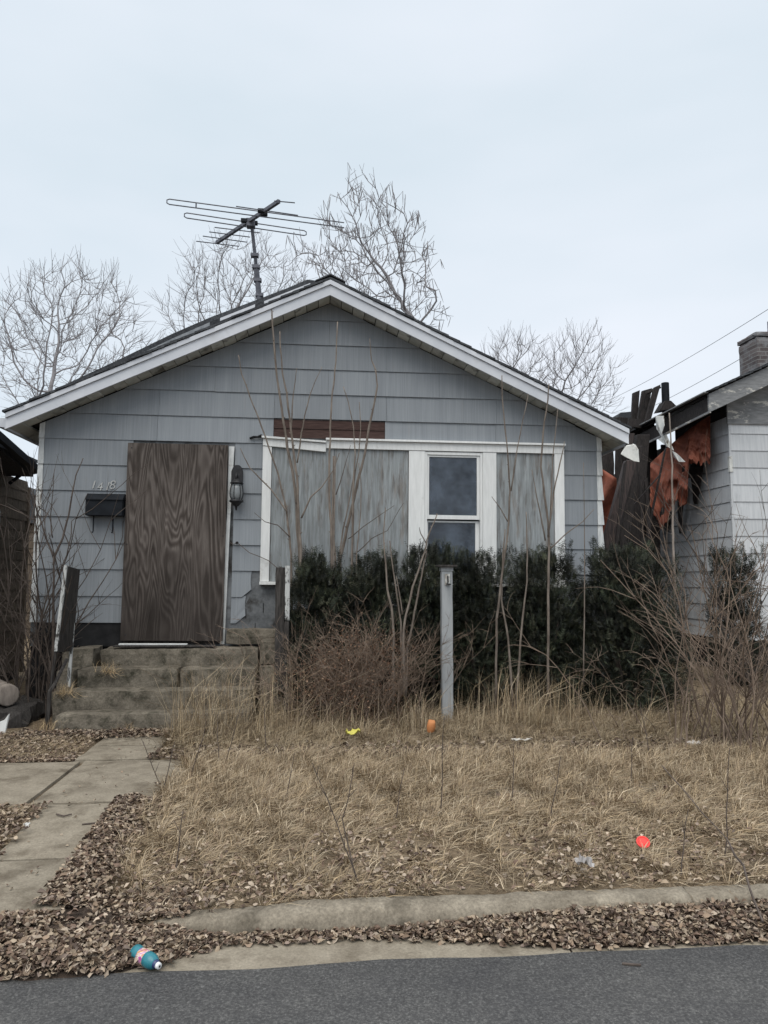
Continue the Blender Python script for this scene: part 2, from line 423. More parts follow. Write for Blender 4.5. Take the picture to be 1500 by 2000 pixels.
def terrain():
    xs = [-160, -60, -25, -12] + list(np.arange(-7, 9.01, 0.16)) + [14, 27, 62, 160]
    ys = [-160, -50, -12, 0, 2.6, 3.0, KY + 0.10] + list(np.arange(KY + 0.14, 9.0, 0.14)) + [9.6, 11, 14, 18, 26, 45, 90, 260]
    V = []; F = []
    for y in ys:
        for x in xs:
            h = gz(x, y) if -7 <= x <= 9 and y < 9 else (0.13 if y > KY + 0.12 else -0.03)
            if on_walk(x, y, 0.1) or (W0[0]-.05 < y < W0[1]+.05 and abs(x) < 7.1): h = min(h, gz_walk(y) - 0.03)
            V.append((x, y, h))
    n = len(xs)
    for j in range(len(ys) - 1):
        for i in range(n - 1): F.append((j*n+i, j*n+i+1, (j+1)*n+i+1, (j+1)*n+i))
    m, nt, b = base_mat('soil', 0.98, 0.1)
    v = coords(nt); f = noise(nt, v, 18, 8, 0.75); f2 = noise(nt, v, 1.4, 4, 0.6)
    c = ramp(nt, f, [(0.3, (0.10, 0.078, 0.056)), (0.7, (0.29, 0.23, 0.16))])
    c = mix(nt, 1.0, c, ramp(nt, f2, [(0.3, (0.7, 0.7, 0.7)), (0.7, (1.2, 1.15, 1.1))]), 'MULTIPLY')
    nt.links.new(c, b.inputs['Base Color']); bump(nt, b, f, 0.8, 0.03)
    o = fast('ground', V, F, m, smooth=True); o['kind'] = 'structure'
def gz_walk(y):
    if y >= 4.9: return 0.118
    return 0.118 - 0.09 * ((4.9 - y) / 1.5) ** 1.0
terrain()

def road():
    m, nt, b = base_mat('asphalt', 0.9, 0.25)
    v = coords(nt); f = noise(nt, v, 110, 4, 0.75); f2 = noise(nt, v, 2.2, 5, 0.65)
    vo = N(nt, 'ShaderNodeTexVoronoi'); vo.inputs['Scale'].default_value = 95; nt.links.new(v, vo.inputs['Vector'])
    c = ramp(nt, f, [(0.30, (0.040, 0.040, 0.041)), (0.52, (0.092, 0.091, 0.091)), (0.70, (0.20, 0.197, 0.19))])
    c = mix(nt, 1.0, c, ramp(nt, f2, [(0.3, (0.80, 0.80, 0.82)), (0.7, (1.15, 1.14, 1.12))]), 'MULTIPLY')
    sp = ramp(nt, vo.outputs['Color'], [(0.93, (0, 0, 0)), (0.96, (0.8, 0.8, 0.8))])
    c = mix(nt, sp, c, (0.20, 0.20, 0.195))
    nt.links.new(c, b.inputs['Base Color']); bump(nt, b, f, 0.7, 0.006)
    xs = list(np.arange(-9, 10, 0.12)); V = []; F = []
    xs = [-120, -40] + xs + [40, 120]
    for x in xs:
        e = 3.095 + 0.012 * math.sin(x * 1.7) + 0.022 * mnoise.noise(Vector((x * 2.1, 0, 0))) + 0.008 * mnoise.noise(Vector((x * 11, 4, 0)))
        V += [(x, -9, 0.0), (x, 2.6, 0.004), (x, e - 0.02, 0.006), (x, e, -0.012)]
    for i in range(len(xs) - 1):
        for k in range(3): F.append((4*i+k, 4*(i+1)+k, 4*(i+1)+k+1, 4*i+k+1))
    o = fast('road', V, F, m); o['kind'] = 'structure'
    g = MB()
    for i in range(10):
        x0 = -9 + i * 2.0
        g.rough(x0 + 0.004, x0 + 1.996, 3.02, KY + 0.02, -0.10, 0.0005, 0.25, 0.002, 0.003, i)
    o = g.build('gutter_pan', MT['walk']); o['kind'] = 'structure'
road()

def kerb():
    root = thing('kerb', None, None); root['kind'] = 'structure'
    del_x = [-0.80, 1.62, 4.0, 6.5, 9.0]
    prof = [(0.0, -0.05), (0.0, 0.015), (0.006, 0.05), (0.018, 0.078), (0.036, 0.094), (0.07, 0.101), (0.115, 0.101), (0.128, 0.094), (0.132, -0.05)]
    for s in range(4):
        x0, x1 = del_x[s] + 0.003, del_x[s + 1] - 0.003
        n = int((x1 - x0) / 0.025); V = []; F = []; k = len(prof)
        for i in range(n + 1):
            x = x0 + (x1 - x0) * i / n
            hs = min(1.0, max(0.12, 0.12 + (x + 0.80) / 0.75 * 0.88)) if s == 0 else 1.0
            hs = hs ** 0.8
            back = 0.16 * max(0, 1 - (x + 0.80) / 0.7) ** 2 if s == 0 else 0.0
            for a, z in prof:
                zz = z * hs if z > 0 else z
                p = Vector((x, KY + a + back, zz))
                p += mnoise.noise_vector(p * 5) * 0.006 + mnoise.noise_vector(p * 30) * 0.005
                if z > .09: p.z -= .012 * max(0, mnoise.noise(p * 11) - .15)
                V.append(p)
        for i in range(n):
            for q in range(k - 1): F.append((i*k+q, (i+1)*k+q, (i+1)*k+q+1, i*k+q+1))
        F.append(tuple(range(k))); F.append(tuple(reversed([n*k+q for q in range(k)])))
        MB().add(V, F).build('kerb_section', MT['concrete'], root, smooth=True)
kerb()

def walks():
    sw = thing('sidewalk', None, None); sw['kind'] = 'structure'
    for i, (x0, x1) in enumerate([(-6.6, -5.4), (-5.39, -4.18), (-4.17, -2.97), (-2.955, -1.775), (-1.755, -0.55), (-0.54, 0.66), (0.67, 1.87), (1.88, 3.08), (3.09, 4.29), (4.30, 5.5)]):
        MB().rough(x0 + .004, x1 - .004, W0[0], W0[1], 0.0, 0.118 + 0.004 * ((i * 7) % 3 - 1), 0.12, 0.004, 0.010, i).build('slab', MT['walk'], sw)
    fw = thing('front_walk', None, None); fw['kind'] = 'structure'
    ys = [3.42, 4.12, 4.93]
    for i in range(2):              # falls to the street as a ramp
        b = MB(); b.rough(-1.64, -1.10, ys[i] + .004, ys[i+1] - .004, -0.12, 0.0, 0.1, 0.004, 0.010, 20 + i)
        b.v = [(p[0], p[1], p[2] + gz_walk(p[1])) for p in b.v]
        b.build('slab', MT['walk'], fw)
    for i, (a, c) in enumerate([(6.075, 6.56), (6.57, 7.05)]):
        MB().rough(-1.84, -1.28, a, c, 0.0, 0.122, 0.1, 0.005, 0.012, 30 + i).build('slab', MT['walk'], fw)
walks()

# ------------------------------------------------------------------ the grey house
house = thing('grey_house', 'grey gabled bungalow with boarded door and windows, in the middle', 'house', (0, HY, 0), rot=(0, PHI, 0))
# everything below is in the house's own coordinates: x along the front, y into the house, z up
AX = 0.035
XL, XR = -3.0, 3.07
Z0, PITCHZ = 0.997, 0.276
def S(x): return 4.519 - 0.470 * abs(x - AX)             # underside of the overhang
def clip(poly, a, b, c):                                  # keep a*x+b*z<=c
    out = []
    for i in range(len(poly)):
        p, q = poly[i], poly[(i + 1) % len(poly)]
        dp, dq = a*p[0]+b*p[1]-c, a*q[0]+b*q[1]-c
        if dp <= 0: out.append(p)
        if (dp < 0 < dq) or (dq < 0 < dp):
            t = dp / (dp - dq); out.append((p[0]+(q[0]-p[0])*t, p[1]+(q[1]-p[1])*t))
    return out
def gable_clip(poly, drop=0.012):
    poly = clip(poly, -0.470, 1, 4.519 - drop - 0.470 * AX)
    poly = clip(poly, 0.470, 1, 4.519 - drop + 0.470 * AX)
    return poly
def panel(x0, x1, zb, zt, name='siding_panel', mat='siding', jit=True, lip=0.020, top=0.006, cut=None):
    poly = gable_clip([(x0, zb), (x1, zb), (x1, zt + 0.012), (x0, zt + 0.012)])
    if cut: poly = [(x0, zb), (x1 - cut[0], zb)] + [(x1 - c * cut[0] + d, zb + (zt - zb) * c) for c, d in cut[1]] + [(x1, zt + 0.012), (x0, zt + 0.012)]
    if len(poly) < 3: return
    dz = random.uniform(-0.003, 0.003) if jit else 0
    h = zt - zb
    fr = [(x, -(top + (lip - top) * (zt - z) / h) - (0.004 if jit and random.random() < .12 else 0), z + dz) for x, z in poly]
    bk = [(x, y + 0.0055, z) for x, y, z in fr]
    MB().hexa(fr, bk).build(name, MT[mat], house, local=True)

rows = [(Z0 + PITCHZ * k, Z0 + PITCHZ * (k + 1)) for k in range(13)]
DOOR = (-2.06, -1.03)
WIN = (-0.655, 2.655)
for k, (zb, zt) in enumerate(rows):
    if k <= 6:
        segs = [(XL + 0.055, DOOR[0] + 0.03), (DOOR[1] + 0.075, WIN[0] + 0.03), (WIN[1] - 0.03, XR - 0.03)]
        if k == 1: segs[1] = (DOOR[1] + 0.075, -0.745)
        if k == 0: segs[1] = (DOOR[1] + 0.075, -0.80)
        if k <= 1:
            x = -0.42
            while x < WIN[1] - 0.04:
                segs.append((x, min(x + 1.222, WIN[1] - 0.035))); x += 1.225
    else:
        off = -1.784 if k % 2 else -1.772
        if k in (9, 11): off = -1.189
        segs = []; x = off - 1.225 * 2
        while x < XR:
            a, b = max(x, XL + 0.055 if k == 7 else XL), min(x + 1.2225, XR - 0.03 if k == 7 else XR)
            if b > a + 0.02: segs.append((a, b))
            x += 1.225
        if k == 7: segs = [(XL + 0.055, -1.786), (-1.783, -0.553), (0.663, 1.889), (1.892, XR - 0.03)]
    for a, b in segs: panel(a, b, zb, cut=((.10, [(.3, .03), (.55, .045), (.8, .07)]) if k <= 1 and -.97 < a < -.9 else None), zt=(min(zt, 1.44) if k == 1 and a > -0.7 and b < 2.7 and a < 2.6 else zt))
    # corner strips, one length to each course
    if k <= 7:
        t = 0.006 if k > 3 else 0.012
        for xa, xb in ((XL - 0.004, XL + 0.052), (XR - 0.028, XR + 0.030)):
            fl = 0.014 if (xa > 0 and k < 6) else 0.004
            fr = [(xa, -0.026, zb), (xb + fl, -0.026, zb), (xb - 0.004, -0.011, zt + .006), (xa, -0.011, zt + .006)]
            if k == 7: fr = [(xa, -0.026, zb), (xb, -0.026, zb), (xb, -0.012, S(xb) - .012), (xa, -0.012, S(xa) - .012)]
            MB().hexa(fr, [(x, y + 0.007, z) for x, y, z in fr]).build('corner_strip', MT['corner'], house, local=True)

# sheathing behind the siding, with a real opening for the window
OP = (1.115, 1.735, 1.45, 2.90)
def wallpiece(poly, name='sheathing', mat='sheath', y0=0.0, y1=0.10):
    MB().prism([(x, y0, z) for x, z in poly], (0, y1 - y0, 0)).build(name, MT[mat], house, local=True)
wallpiece([(XL, 0.75), (OP[0], 0.75), (OP[0], S(OP[0]) - .01), (AX, 4.505), (XL, S(XL) - .01)])
wallpiece([(OP[0], 0.75), (OP[1], 0.75), (OP[1], OP[2]), (OP[0], OP[2])])
wallpiece([(OP[0], OP[3]), (OP[1], OP[3]), (OP[1], S(OP[1]) - .01), (OP[0], S(OP[0]) - .01)])
wallpiece([(OP[1], 0.75), (XR, 0.75), (XR, S(XR) - .01), (OP[1], S(OP[1]) - .01)])
wallpiece([(XL, 0.0), (XR, 0.0), (XR, 0.75), (XL, 0.75)], 'foundation', 'black', 0.04, 0.25)
wallpiece([(XL + .06, 0.75), (-2.05, 0.75), (-2.05, 0.99), (XL + .06, 0.99)], 'tar_paper', 'black', -0.006, -0.001)
# broken corner beside the door: stained boards laid bare
wallpiece([(-0.98, 0.76), (-0.42, 0.76), (-0.42, 1.40), (-0.70, 1.43), (-0.74, 1.33), (-0.76, 1.28), (-0.80, 1.2), (-0.98, 1.02)], 'bare_sheathing', 'sheath', -0.010, -0.001)
for x0, zc, w, a in ((-0.80, 1.10, 0.006, 0.2), (-0.62, 1.16, 0.008, -0.15), (-0.70, 0.95, 0.006, 0.3)):
    MB().box(x0, x0 + w, -0.014, -0.0105, zc - 0.05, zc + 0.05).build('torn_edge', MT['black'], house, local=True)
for side, x in (('l', XL), ('r', XR)):
    a, b = (x, x + 0.10) if side == 'l' else (x - 0.10, x)
    MB().box(a, b, 0.10, 10.0, 0.0, S(x) - 0.05).build('side_wall', MT['siding'], house, local=True)
MB().prism([(XL + .1, 9.9, 0), (XR - .1, 9.9, 0), (XR - .1, 9.9, S(XR) - .05), (AX, 9.9, 4.45), (XL + .1, 9.9, S(XL) - .05)], (0, 0.1, 0)).build('rear_wall', MT['siding'], house, local=True)
MB().box(XL + .1, XR - .1, 0.1, 9.9, 0.70, 0.76).build('interior_floor', MT['interior'], house, local=True)
MB().box(XL + .1, XR - .1, 0.1, 9.9, 3.0, 3.05).build('interior_ceiling', MT['interior'], house, local=True)
MB().box(XL + .1, XR - .1, 3.4, 3.5, 0.76, 3.0).build('interior_wall', MT['interior'], house, local=True)

# rake: fascia board, crown strip, soffit boards, roof
for sgn in (-1, 1):
    xe = -3.235 if sgn < 0 else 3.295
    zl = S(xe)
    def rk(y0, y1, d0, d1, xa=AX, xb=xe, sgn=sgn):       # a board following the rake between heights d0, d1 above the soffit line
        p = [(xa, y0, 4.519 + d0), (xb, y0, S(xb) + d0), (xb, y0, S(xb) + d1), (xa, y0, 4.519 + d1)]
        return MB().prism(p, (0, y1 - y0, 0))
    rk(-0.305, -0.280, -0.022, 0.088).build('rake_board', MT['fascia'], house, local=True)
    rk(-0.325, -0.281, 0.091, 0.140).build('rake_trim', MT['fascia'], house, local=True)
    # soffit boards seen under the overhang
    n = 26; W = abs(xe - AX) / n
    proto = None
    for i in range(n):
        xa = AX + sgn * (i * W + 0.004); xb = AX + sgn * ((i + 1) * W - 0.004)
        deep = 9.9 if abs(xb) > 3.0 else 0.0
        d = random.uniform(-0.006, 0.012)
        p = [(xa, -0.279, S(xa) + d), (xb, -0.279, S(xb) + d), (xb, -0.279, S(xb) + d + 0.02), (xa, -0.279, S(xa) + d + 0.02)]
        yb = 10.0 if abs(xa) > 3.02 else random.uniform(0.0, 0.004)
        MB().prism(p, (0, yb + 0.279, 0)).build('soffit_board', MT['soffit'], house, local=True)
    # eave fascia and roof deck
    MB().prism([(xe, -0.28, zl - .02), (xe + sgn*.02, -0.28, zl - .02), (xe + sgn*.02, -0.28, zl + .13), (xe, -0.28, zl + .13)], (0, 10.3, 0)).build('eave_board', MT['fascia'], house, local=True)
    p = [(AX, -0.279, 4.519 + .045), (xe, -0.279, zl + .045), (xe, -0.279, zl + .138), (AX, -0.279, 4.519 + .138)]
    MB().prism(p, (0, 10.3, 0)).build('roof_deck', MT['darkwood'], house, local=True)
    nrow = 26; W = abs(xe - AX) / nrow
    for i in range(nrow):
        xa = AX + sgn * max(0.0, (i * W - 0.05)); xb = AX + sgn * ((i + 1) * W + 0.02 + random.uniform(0, .012))
        o = random.uniform(-0.012, 0.012)
        pa, pb = S(xa) + 0.142 + (0.0 if i else 0.004), S(xb) + 0.158
        p = [(xa, -0.335 + o, pa), (xb, -0.335 + o, pb), (xb, -0.335 + o, pb + 0.020), (xa, -0.335 + o, pa + 0.024)]
        MB().prism(p, (0, 10.35, 0)).build('shingle_course', MT['shingle'], house, local=True)
    cap = [(AX, -0.33, 4.519 + .190), (AX + sgn*.16, -0.33, S(AX + .16) + .190), (AX + sgn*.16, -0.33, S(AX + .16) + .203), (AX, -0.33, 4.519 + .206)]
    MB().prism(cap, (0, 10.35, 0)).build('ridge_cap', MT['shingle'], house, local=True)
# older roofing bulging up behind the left rake, with its own pale drip edge
top = [(20, 806), (112, 758), (239, 699), (336, 652), (410, 620), (500, 586), (560, 563), (600, 546), (618, 548), (636, 556)]
def ov(y, lo, hi, pts):
    up = []; dn = []
    for px, py in pts:
        q = L(px, py, y)
        up.append((q.x, y, q.z + hi)); dn.append((q.x, y, q.z + lo))
    return up, dn
for i in range(len(top) - 1):
    up, dn = ov(-0.20, -0.05, 0.0, top[i:i+2])
    b = MB(); b.prism([dn[0], dn[1], up[1], up[0]], (0, 10.1, 0))
    b.build('raised_shingles', MT['shingle'], house, local=True)
    up, dn = ov(-0.215, -0.115, -0.052, top[i:i+2])
    b = MB(); b.prism([dn[0], dn[1], up[1], up[0]], (0, 0.6, 0))
    b.build('raised_underlay', MT['shingle_pale' if 1 <= i <= 3 else 'shingle'], house, local=True)
for a, c in (((430, 621.5), (498, 594.5)), ((516, 588.5), (606, 553))):
    u, d = L(*a, -0.24), L(*c, -0.24)
    MB().prism([(u.x, -0.24, u.z - .030), (d.x, -0.24, d.z - .030), (d.x, -0.24, d.z + .002), (u.x, -0.24, u.z + .002)], (0, 0.02, 0)).build('drip_edge', MT['fascia'], house, local=True)

# bare brown boards where a panel has fallen off
for zb, zt in ((2.995, 3.095), (3.098, 3.195)):
    fr = [(-0.550, -0.014, zb), (0.660, -0.014, zb), (0.660, -0.006, zt), (-0.550, -0.006, zt)]
    MB().hexa(fr, [(x, y + 0.005, z) for x, y, z in fr]).build('clapboard', MT['brownwood'], house, local=True)

# window wall: casings, header, boards, sash window
def vboard(x0, x1, z0, z1, y0, y1, name, mat, bev=0.002):
    return MB().box(x0, x1, y0, y1, z0, z1).build(name, MT[mat], house, local=True, bevel=bev)
vboard(-0.657, -0.562, 1.44, 2.892, -0.050, -0.001, 'window_casing', 'trim')
vboard(2.548, 2.657, 1.44, 2.880, -0.050, -0.001, 'window_casing', 'trim')
vboard(0.924, 1.100, 1.46, 2.878, -0.048, -0.001, 'window_casing', 'trim')
vboard(1.742, 1.894, 1.46, 2.879, -0.048, -0.001, 'window_casing', 'trim')
h = L(636, 865)
MB().box(0.020, 2.657, -0.054, -0.001, 2.882, 2.968).build('header_board', MT['trim'], house, local=True, bevel=.002)
MB().box(0.016, 2.668, -0.085, -0.001, 2.9695, 2.992).build('drip_cap', MT['trim'], house, local=True, bevel=.002)
p = [(-0.657, -0.060, 2.896), (0.018, -0.066, 2.840), (0.018, -0.066, 2.932), (-0.657, -0.060, 2.974)]
MB().prism(p, (0, 0.056, 0)).build('header_board', MT['trim'], house, local=True, bevel=.002)
p = [(-0.672, -0.088, 2.976), (0.018, -0.090, 2.937), (0.018, -0.090, 2.957), (-0.672, -0.088, 2.998)]
MB().prism(p, (0, 0.085, 0)).build('drip_cap', MT['trim'], house, local=True, bevel=.002)
MB().tube([(-0.80, -0.03, 2.975), (-0.76, -0.05, 2.985), (-0.72, -0.04, 2.99), (-0.68, -0.05, 3.0), (-0.64, -0.04, 2.985)], [0.012, 0.016, 0.011, 0.020, 0.01], 6).build('torn_felt', MT['black'], house, local=True)
b1 = MB().box(-0.558, 0.108, -0.030, -0.016, 1.44, 2.886).build('window_board', MT['winboard'], house, local=True, bevel=.0015)
b1['label'] = 'painted plywood board over the wide window, paint mostly left'
b2 = MB().box(0.112, 0.918, -0.028, -0.014, 1.44, 2.884).build('window_board', MT['winboard'], house, local=True, bevel=.0015)
b2['label'] = 'peeling plywood board over the wide window with bare grain'
b3 = MB().box(1.898, 2.544, -0.028, -0.014, 1.44, 2.878).build('window_board', MT['winboard'], house, local=True, bevel=.0015)
b3['label'] = 'peeling plywood board over the narrow end window'
MB().box(0.095, 0.128, -0.036, -0.0305, 1.40, 2.80).build('split_batten', MT['barkpale'], house, local=True)
vboard(-0.66, 2.66, 1.405, 1.438, -0.075, -0.001, 'window_sill', 'trim')

win = bpy.data.objects.new('window', None); COL.objects.link(win); win.parent = house
WM[win.name] = Matrix.Identity(4)
def wpart(x0, x1, z0, z1, y0, y1, name, mat='trim', par=None, bev=.0015):
    return MB().box(x0, x1, y0, y1, z0, z1).build(name, MT[mat], par or win, local=True, bevel=bev)
wpart(1.1015, 1.128, 1.45, 2.875, -0.040, 0.06, 'frame_stile')
wpart(1.714, 1.7405, 1.45, 2.875, -0.040, 0.06, 'frame_stile')
wpart(1.1285, 1.7135, 2.842, 2.875, -0.040, 0.06, 'frame_head')
# upper sash stands proud of the lower one
for nm, x0, x1, z0, z1, y in (('upper_sash', 1.130, 1.712, 2.135, 2.840, -0.026), ('lower_sash', 1.130, 1.712, 1.455, 2.120, 0.010)):
    sash = MB()
    w = 0.020 if nm == 'upper_sash' else 0.042
    sash.box(x0, x0 + (w if nm == 'upper_sash' else 0.016), y, y + 0.03, z0, z1)
    sash.box(x1 - w - (0.012 if nm == 'upper_sash' else 0.0), x1, y, y + 0.03, z0, z1)
    xa = x0 + (w if nm == 'upper_sash' else 0.016); xb = x1 - w - (0.012 if nm == 'upper_sash' else 0.0)
    sash.box(xa, xb, y + .0005, y + 0.0295, z1 - (0.020 if nm == 'upper_sash' else 0.018), z1)
    sash.box(xa, xb, y + .0005, y + 0.0295, z0, z0 + 0.045)
    so = sash.build(nm, MT['trim'], win, local=True)
    if 'glass' not in MT:
        m, nt, b = base_mat('window_glass', 0.04, 0.5)
        b.inputs['Transmission Weight'].default_value = 0.88; b.inputs['IOR'].default_value = 1.5
        f = noise(nt, coords(nt, (1, 1, 1)), 3.0, 6, 0.7)
        nt.links.new(ramp(nt, f, [(0.35, (0.10, 0.14, 0.20)), (0.62, (0.42, 0.52, 0.66))]), b.inputs['Base Color'])
        r = nt.nodes.new('ShaderNodeMapRange'); r.inputs['To Min'].default_value = 0.02; r.inputs['To Max'].default_value = 0.22
        nt.links.new(f, r.inputs['Value']); nt.links.new(r.outputs['Result'], b.inputs['Roughness'])
        MT['glass'] = m
    g = MB().box(xa + .001, xb - .001, y + 0.012, y + 0.016, z0 + 0.046, z1 - 0.021)
    g.build('pane', MT['glass'], so, local=True)

# door frame strip left of the casing, and the gutter ends
fr = [(-1.055, -0.040, 0.78), (-1.010, -0.040, 0.78), (-0.985, -0.040, 2.15), (-1.02, -0.040, 2.15)]
MB().hexa(fr, [(x, y + .036, z) for x, y, z in fr]).build('door_jamb', MT['corner'], house, local=True)
fr = [(-1.02, -0.038, 2.153), (-0.985, -0.038, 2.153), (-0.962, -0.038, 2.88), (-1.02, -0.038, 2.88)]
MB().hexa(fr, [(x, y + .034, z) for x, y, z in fr]).build('door_jamb', MT['corner'], house, local=True)
MB().box(-2.05, -1.05, -0.02, -0.001, 0.78, 2.85).build('door', MT['darkwood'], house, local=True)
# trough gutters along both eaves; the right one is crushed at its end
MB().prism([(-3.262, -0.24, 2.985), (-3.36, -0.24, 3.0), (-3.37, -0.24, 3.085), (-3.262, -0.24, 3.085)], (0, 10.2, 0)).build('gutter', MT['fascia'], house, local=True)
g = MB()
a = [L(*q, -0.42) for q in ((1224, 870), (1241, 868), (1247, 878), (1249, 903), (1238, 901), (1222, 893), (1212, 887))]
c = [L(*q, 0.1) for q in ((1222, 868), (1236, 866), (1243, 876), (1243, 892), (1236, 893), (1222, 888), (1216, 882))]
g.hexa(a, c)
g.build('gutter', MT['whitemetal'], house, local=True, bevel=.004)
d1, d2 = L(1234, 846, -0.30), L(1228, 874, -0.30)
MB().prism([(d1.x - .02, -0.30, d1.z), (d1.x + .035, -0.30, d1.z), (d2.x + .035, -0.30, d2.z), (d2.x - .02, -0.30, d2.z)], (0, 0.06, 0)).build('downspout', MT['charbrown'], house, local=True)

# ------------------------------------------------------------------ things fixed to or leaning on the front
def hw(x, y, z):                   # house coordinates to world
    return WM['grey_house'] @ Vector((x, y, z))
def on_house(name, label, cat, x, y, z):
    return thing(name, label, cat, hw(x, y, z), rot=(0, PHI, 0))

pb = on_house('plywood_board', 'weathered brown plywood sheet with wavy grain covering the front door', 'board', -2.07, -0.062, 0.815)
MB().box(0, 1.045, -0.016, 0.002, 0, 2.072).build('sheet', MT['plywood'], pb, local=True, bevel=.001)
for x, z in ((.04, 2.02), (1.0, 2.03), (.05, .06), (1.0, .05), (.03, 1.0), (1.02, 1.1)):
    MB().lathe((x, -0.017, z), (0, -1, 0), [(0, .007), (.003, .006)], 8).build('screw', MT['ironwork'], pb, local=True)

mbx = on_house('mailbox', 'black metal wall mailbox with two hooks beside the boarded door', 'mailbox', -2.272, -0.026, 2.105)
W, D, H = 0.375, 0.12, 0.235
MB().prism([(-W/2, 0, 0), (-W/2, -D, 0), (-W/2, -D, H * .70), (-W/2, 0, H * .70)], (W, 0, 0)).build('box', MT['black_metal'], mbx, local=True, bevel=.004)
MB().prism([(-W/2-.006, .004, H), (-W/2-.006, -D*.45, H), (-W/2-.006, -D-.012, H*.74), (-W/2-.006, -D-.012, H*.68), (-W/2-.006, -D+.002, H*.708), (-W/2-.006, .004, H*.708)], (W + .012, 0, 0)).build('lid', MT['black_metal'], mbx, local=True, bevel=.002)
for x in (-0.115, 0.083):
    MB().tube([(x, -D*.5, 0.002), (x, -D*.5, -0.16), (x, -D*.62, -0.175), (x, -D*.8, -0.172)], .007, 6).build('hook', MT['black_metal'], mbx, local=True)

hn = on_house('house_number', 'pale metal house number 1418 above the mailbox', 'house number', -2.35, -0.020, 2.40)
MT['numeral'] = two('numeral_paint', (0.36, 0.37, 0.37), (0.55, 0.55, 0.53), 30, rough=0.5, bmp=0.05)
for i, (ch, x, z, rz, sz) in enumerate((('1', -0.108, 0.0, -10, 0.125), ('4', -0.040, -0.022, 2, 0.125), ('1', 0.036, -0.012, -12, 0.125), ('8', 0.086, -0.006, 4, 0.135))):
    cu = bpy.data.curves.new('numeral', 'FONT'); cu.body = ch; cu.size = sz; cu.extrude = 0.004; cu.offset = -0.0005; cu.shear = 0.18
    cu.materials.append(MT['numeral'])
    tmp = bpy.data.objects.new('numeral_text', cu); COL.objects.link(tmp)
    me = bpy.data.meshes.new_from_object(tmp.evaluated_get(bpy.context.evaluated_depsgraph_get()))
    bpy.data.objects.remove(tmp)
    me.materials.clear()
    o = link('numeral', me, MT['numeral'], hn)
    o.location = (x, -0.004, z); o.rotation_euler = (R(90), R(-rz * .4), 0)

ln = on_house('wall_lantern', 'black coach lantern with curved glass beside the boarded door', 'lantern', -0.925, -0.022, 2.42)
arch = [(-.062, 0, .02), (.062, 0, .02), (.062, 0, .19), (.045, 0, .235), (.02, 0, .26), (-.02, 0, .26), (-.045, 0, .235), (-.062, 0, .19)]
MB().prism(arch, (0, -0.024, 0)).build('back_plate', MT['ironwork'], ln, local=True, bevel=.005)
MB().tube([(0, -0.02, .13), (0, -0.07, .16), (0, -0.095, .14), (0, -0.095, .09)], .011, 8).build('arm', MT['ironwork'], ln, local=True, smooth=True)
MB().lathe((0.008, -0.095, .05), (0, 0, 1), [(0, .072), (.012, .068), (.03, .045), (.045, .025), (.05, .01)], 14).build('cap', MT['ironwork'], ln, local=True, smooth=True)
m, nt, b = base_mat('lantern_glass', 0.25, 0.5); b.inputs['Base Color'].default_value = (.30, .32, .33, 1); b.inputs['Transmission Weight'].default_value = .35; MT['lglass'] = m
gp = [(-.128, .048), (-.09, .062), (-.05, .066), (-.01, .062), (.045, .052)]
MB().lathe((0.008, -0.095, 0), (0, 0, 1), gp, 14).build('glass', MT['lglass'], ln, local=True, smooth=True)
for k in range(6):
    t = k * math.pi / 3 + .2
    MB().tube([(0.008 + (r + .004) * math.cos(t), -0.095 + (r + .004) * math.sin(t), h) for h, r in gp], .0045, 5).build('cage_bar', MT['ironwork'], ln, local=True)
MB().lathe((0.008, -0.095, -.13), (0, 0, -1), [(-.006, .068), (.004, .076), (.016, .074), (.024, .055), (.05, .034), (.065, .014), (.10, .008), (.105, .004)], 14).build('base', MT['ironwork'], ln, local=True, smooth=True)

wr = on_house('loose_wire', 'thin dark wire dangling from siding between door and window', 'wire', -0.99, -0.024, 1.83)
MB().tube([(0, 0, .02), (.05, -.02, 0), (.09, -.035, .015), (.12, -.03, -.01), (.22, -.045, -.09), (.33, -.05, -.13), (.42, -.06, -.17), (.52, -.07, -.25)], .004, 5).build('strand', MT['barkdark'], wr, local=True)
MB().lathe((.085, -.03, .0), (0, 0, 1), [(0, .004), (.01, .016), (.022, .016), (.03, .004)], 8).build('knot', MT['black'], wr, local=True)

# ------------------------------------------------------------------ television aerial on the roof
ZA = 5.33
ant = thing('tv_antenna', 'old rooftop television aerial on a leaning mast', 'antenna', at(508, 592, 8.25))
A = lambda px, py: gnd(px, py, ZA)
j = A(490, 434)
base = at(509, 596, 8.28)
MB().tube([base - Vector((0, 0, .06)), base.lerp(j, .45)], .030, 8).build('mast_foot', MT['galv'], ant)
MB().tube([base.lerp(j, .2), j + Vector((0, 0, .05))], .019, 8).build('mast', MT['galv'], ant)
for t in (.12, .30, .46, .60):
    q = base.lerp(j, t); MB().box(q.x - .042, q.x + .042, q.y - .035, q.y + .03, q.z - .02, q.z + .02).build('clamp', MT['galv'], ant, bevel=.004)
p0, p1 = A(423, 474), A(545, 393)
dr = (p1 - p0).normalized(); sd = dr.cross(Vector((0, 0, 1))) * .016; up = Vector((0, 0, .018))
MB().hexa([p0 - sd - up, p0 + sd - up, p0 + sd + up, p0 - sd + up], [p1 - sd - up, p1 + sd - up, p1 + sd + up, p1 - sd + up]).build('boom', MT['galv'], ant)
MB().box(j.x - .045, j.x + .045, j.y - .045, j.y + .045, j.z - .06, j.z + .03).build('bracket', MT['galv'], ant, bevel=.004)
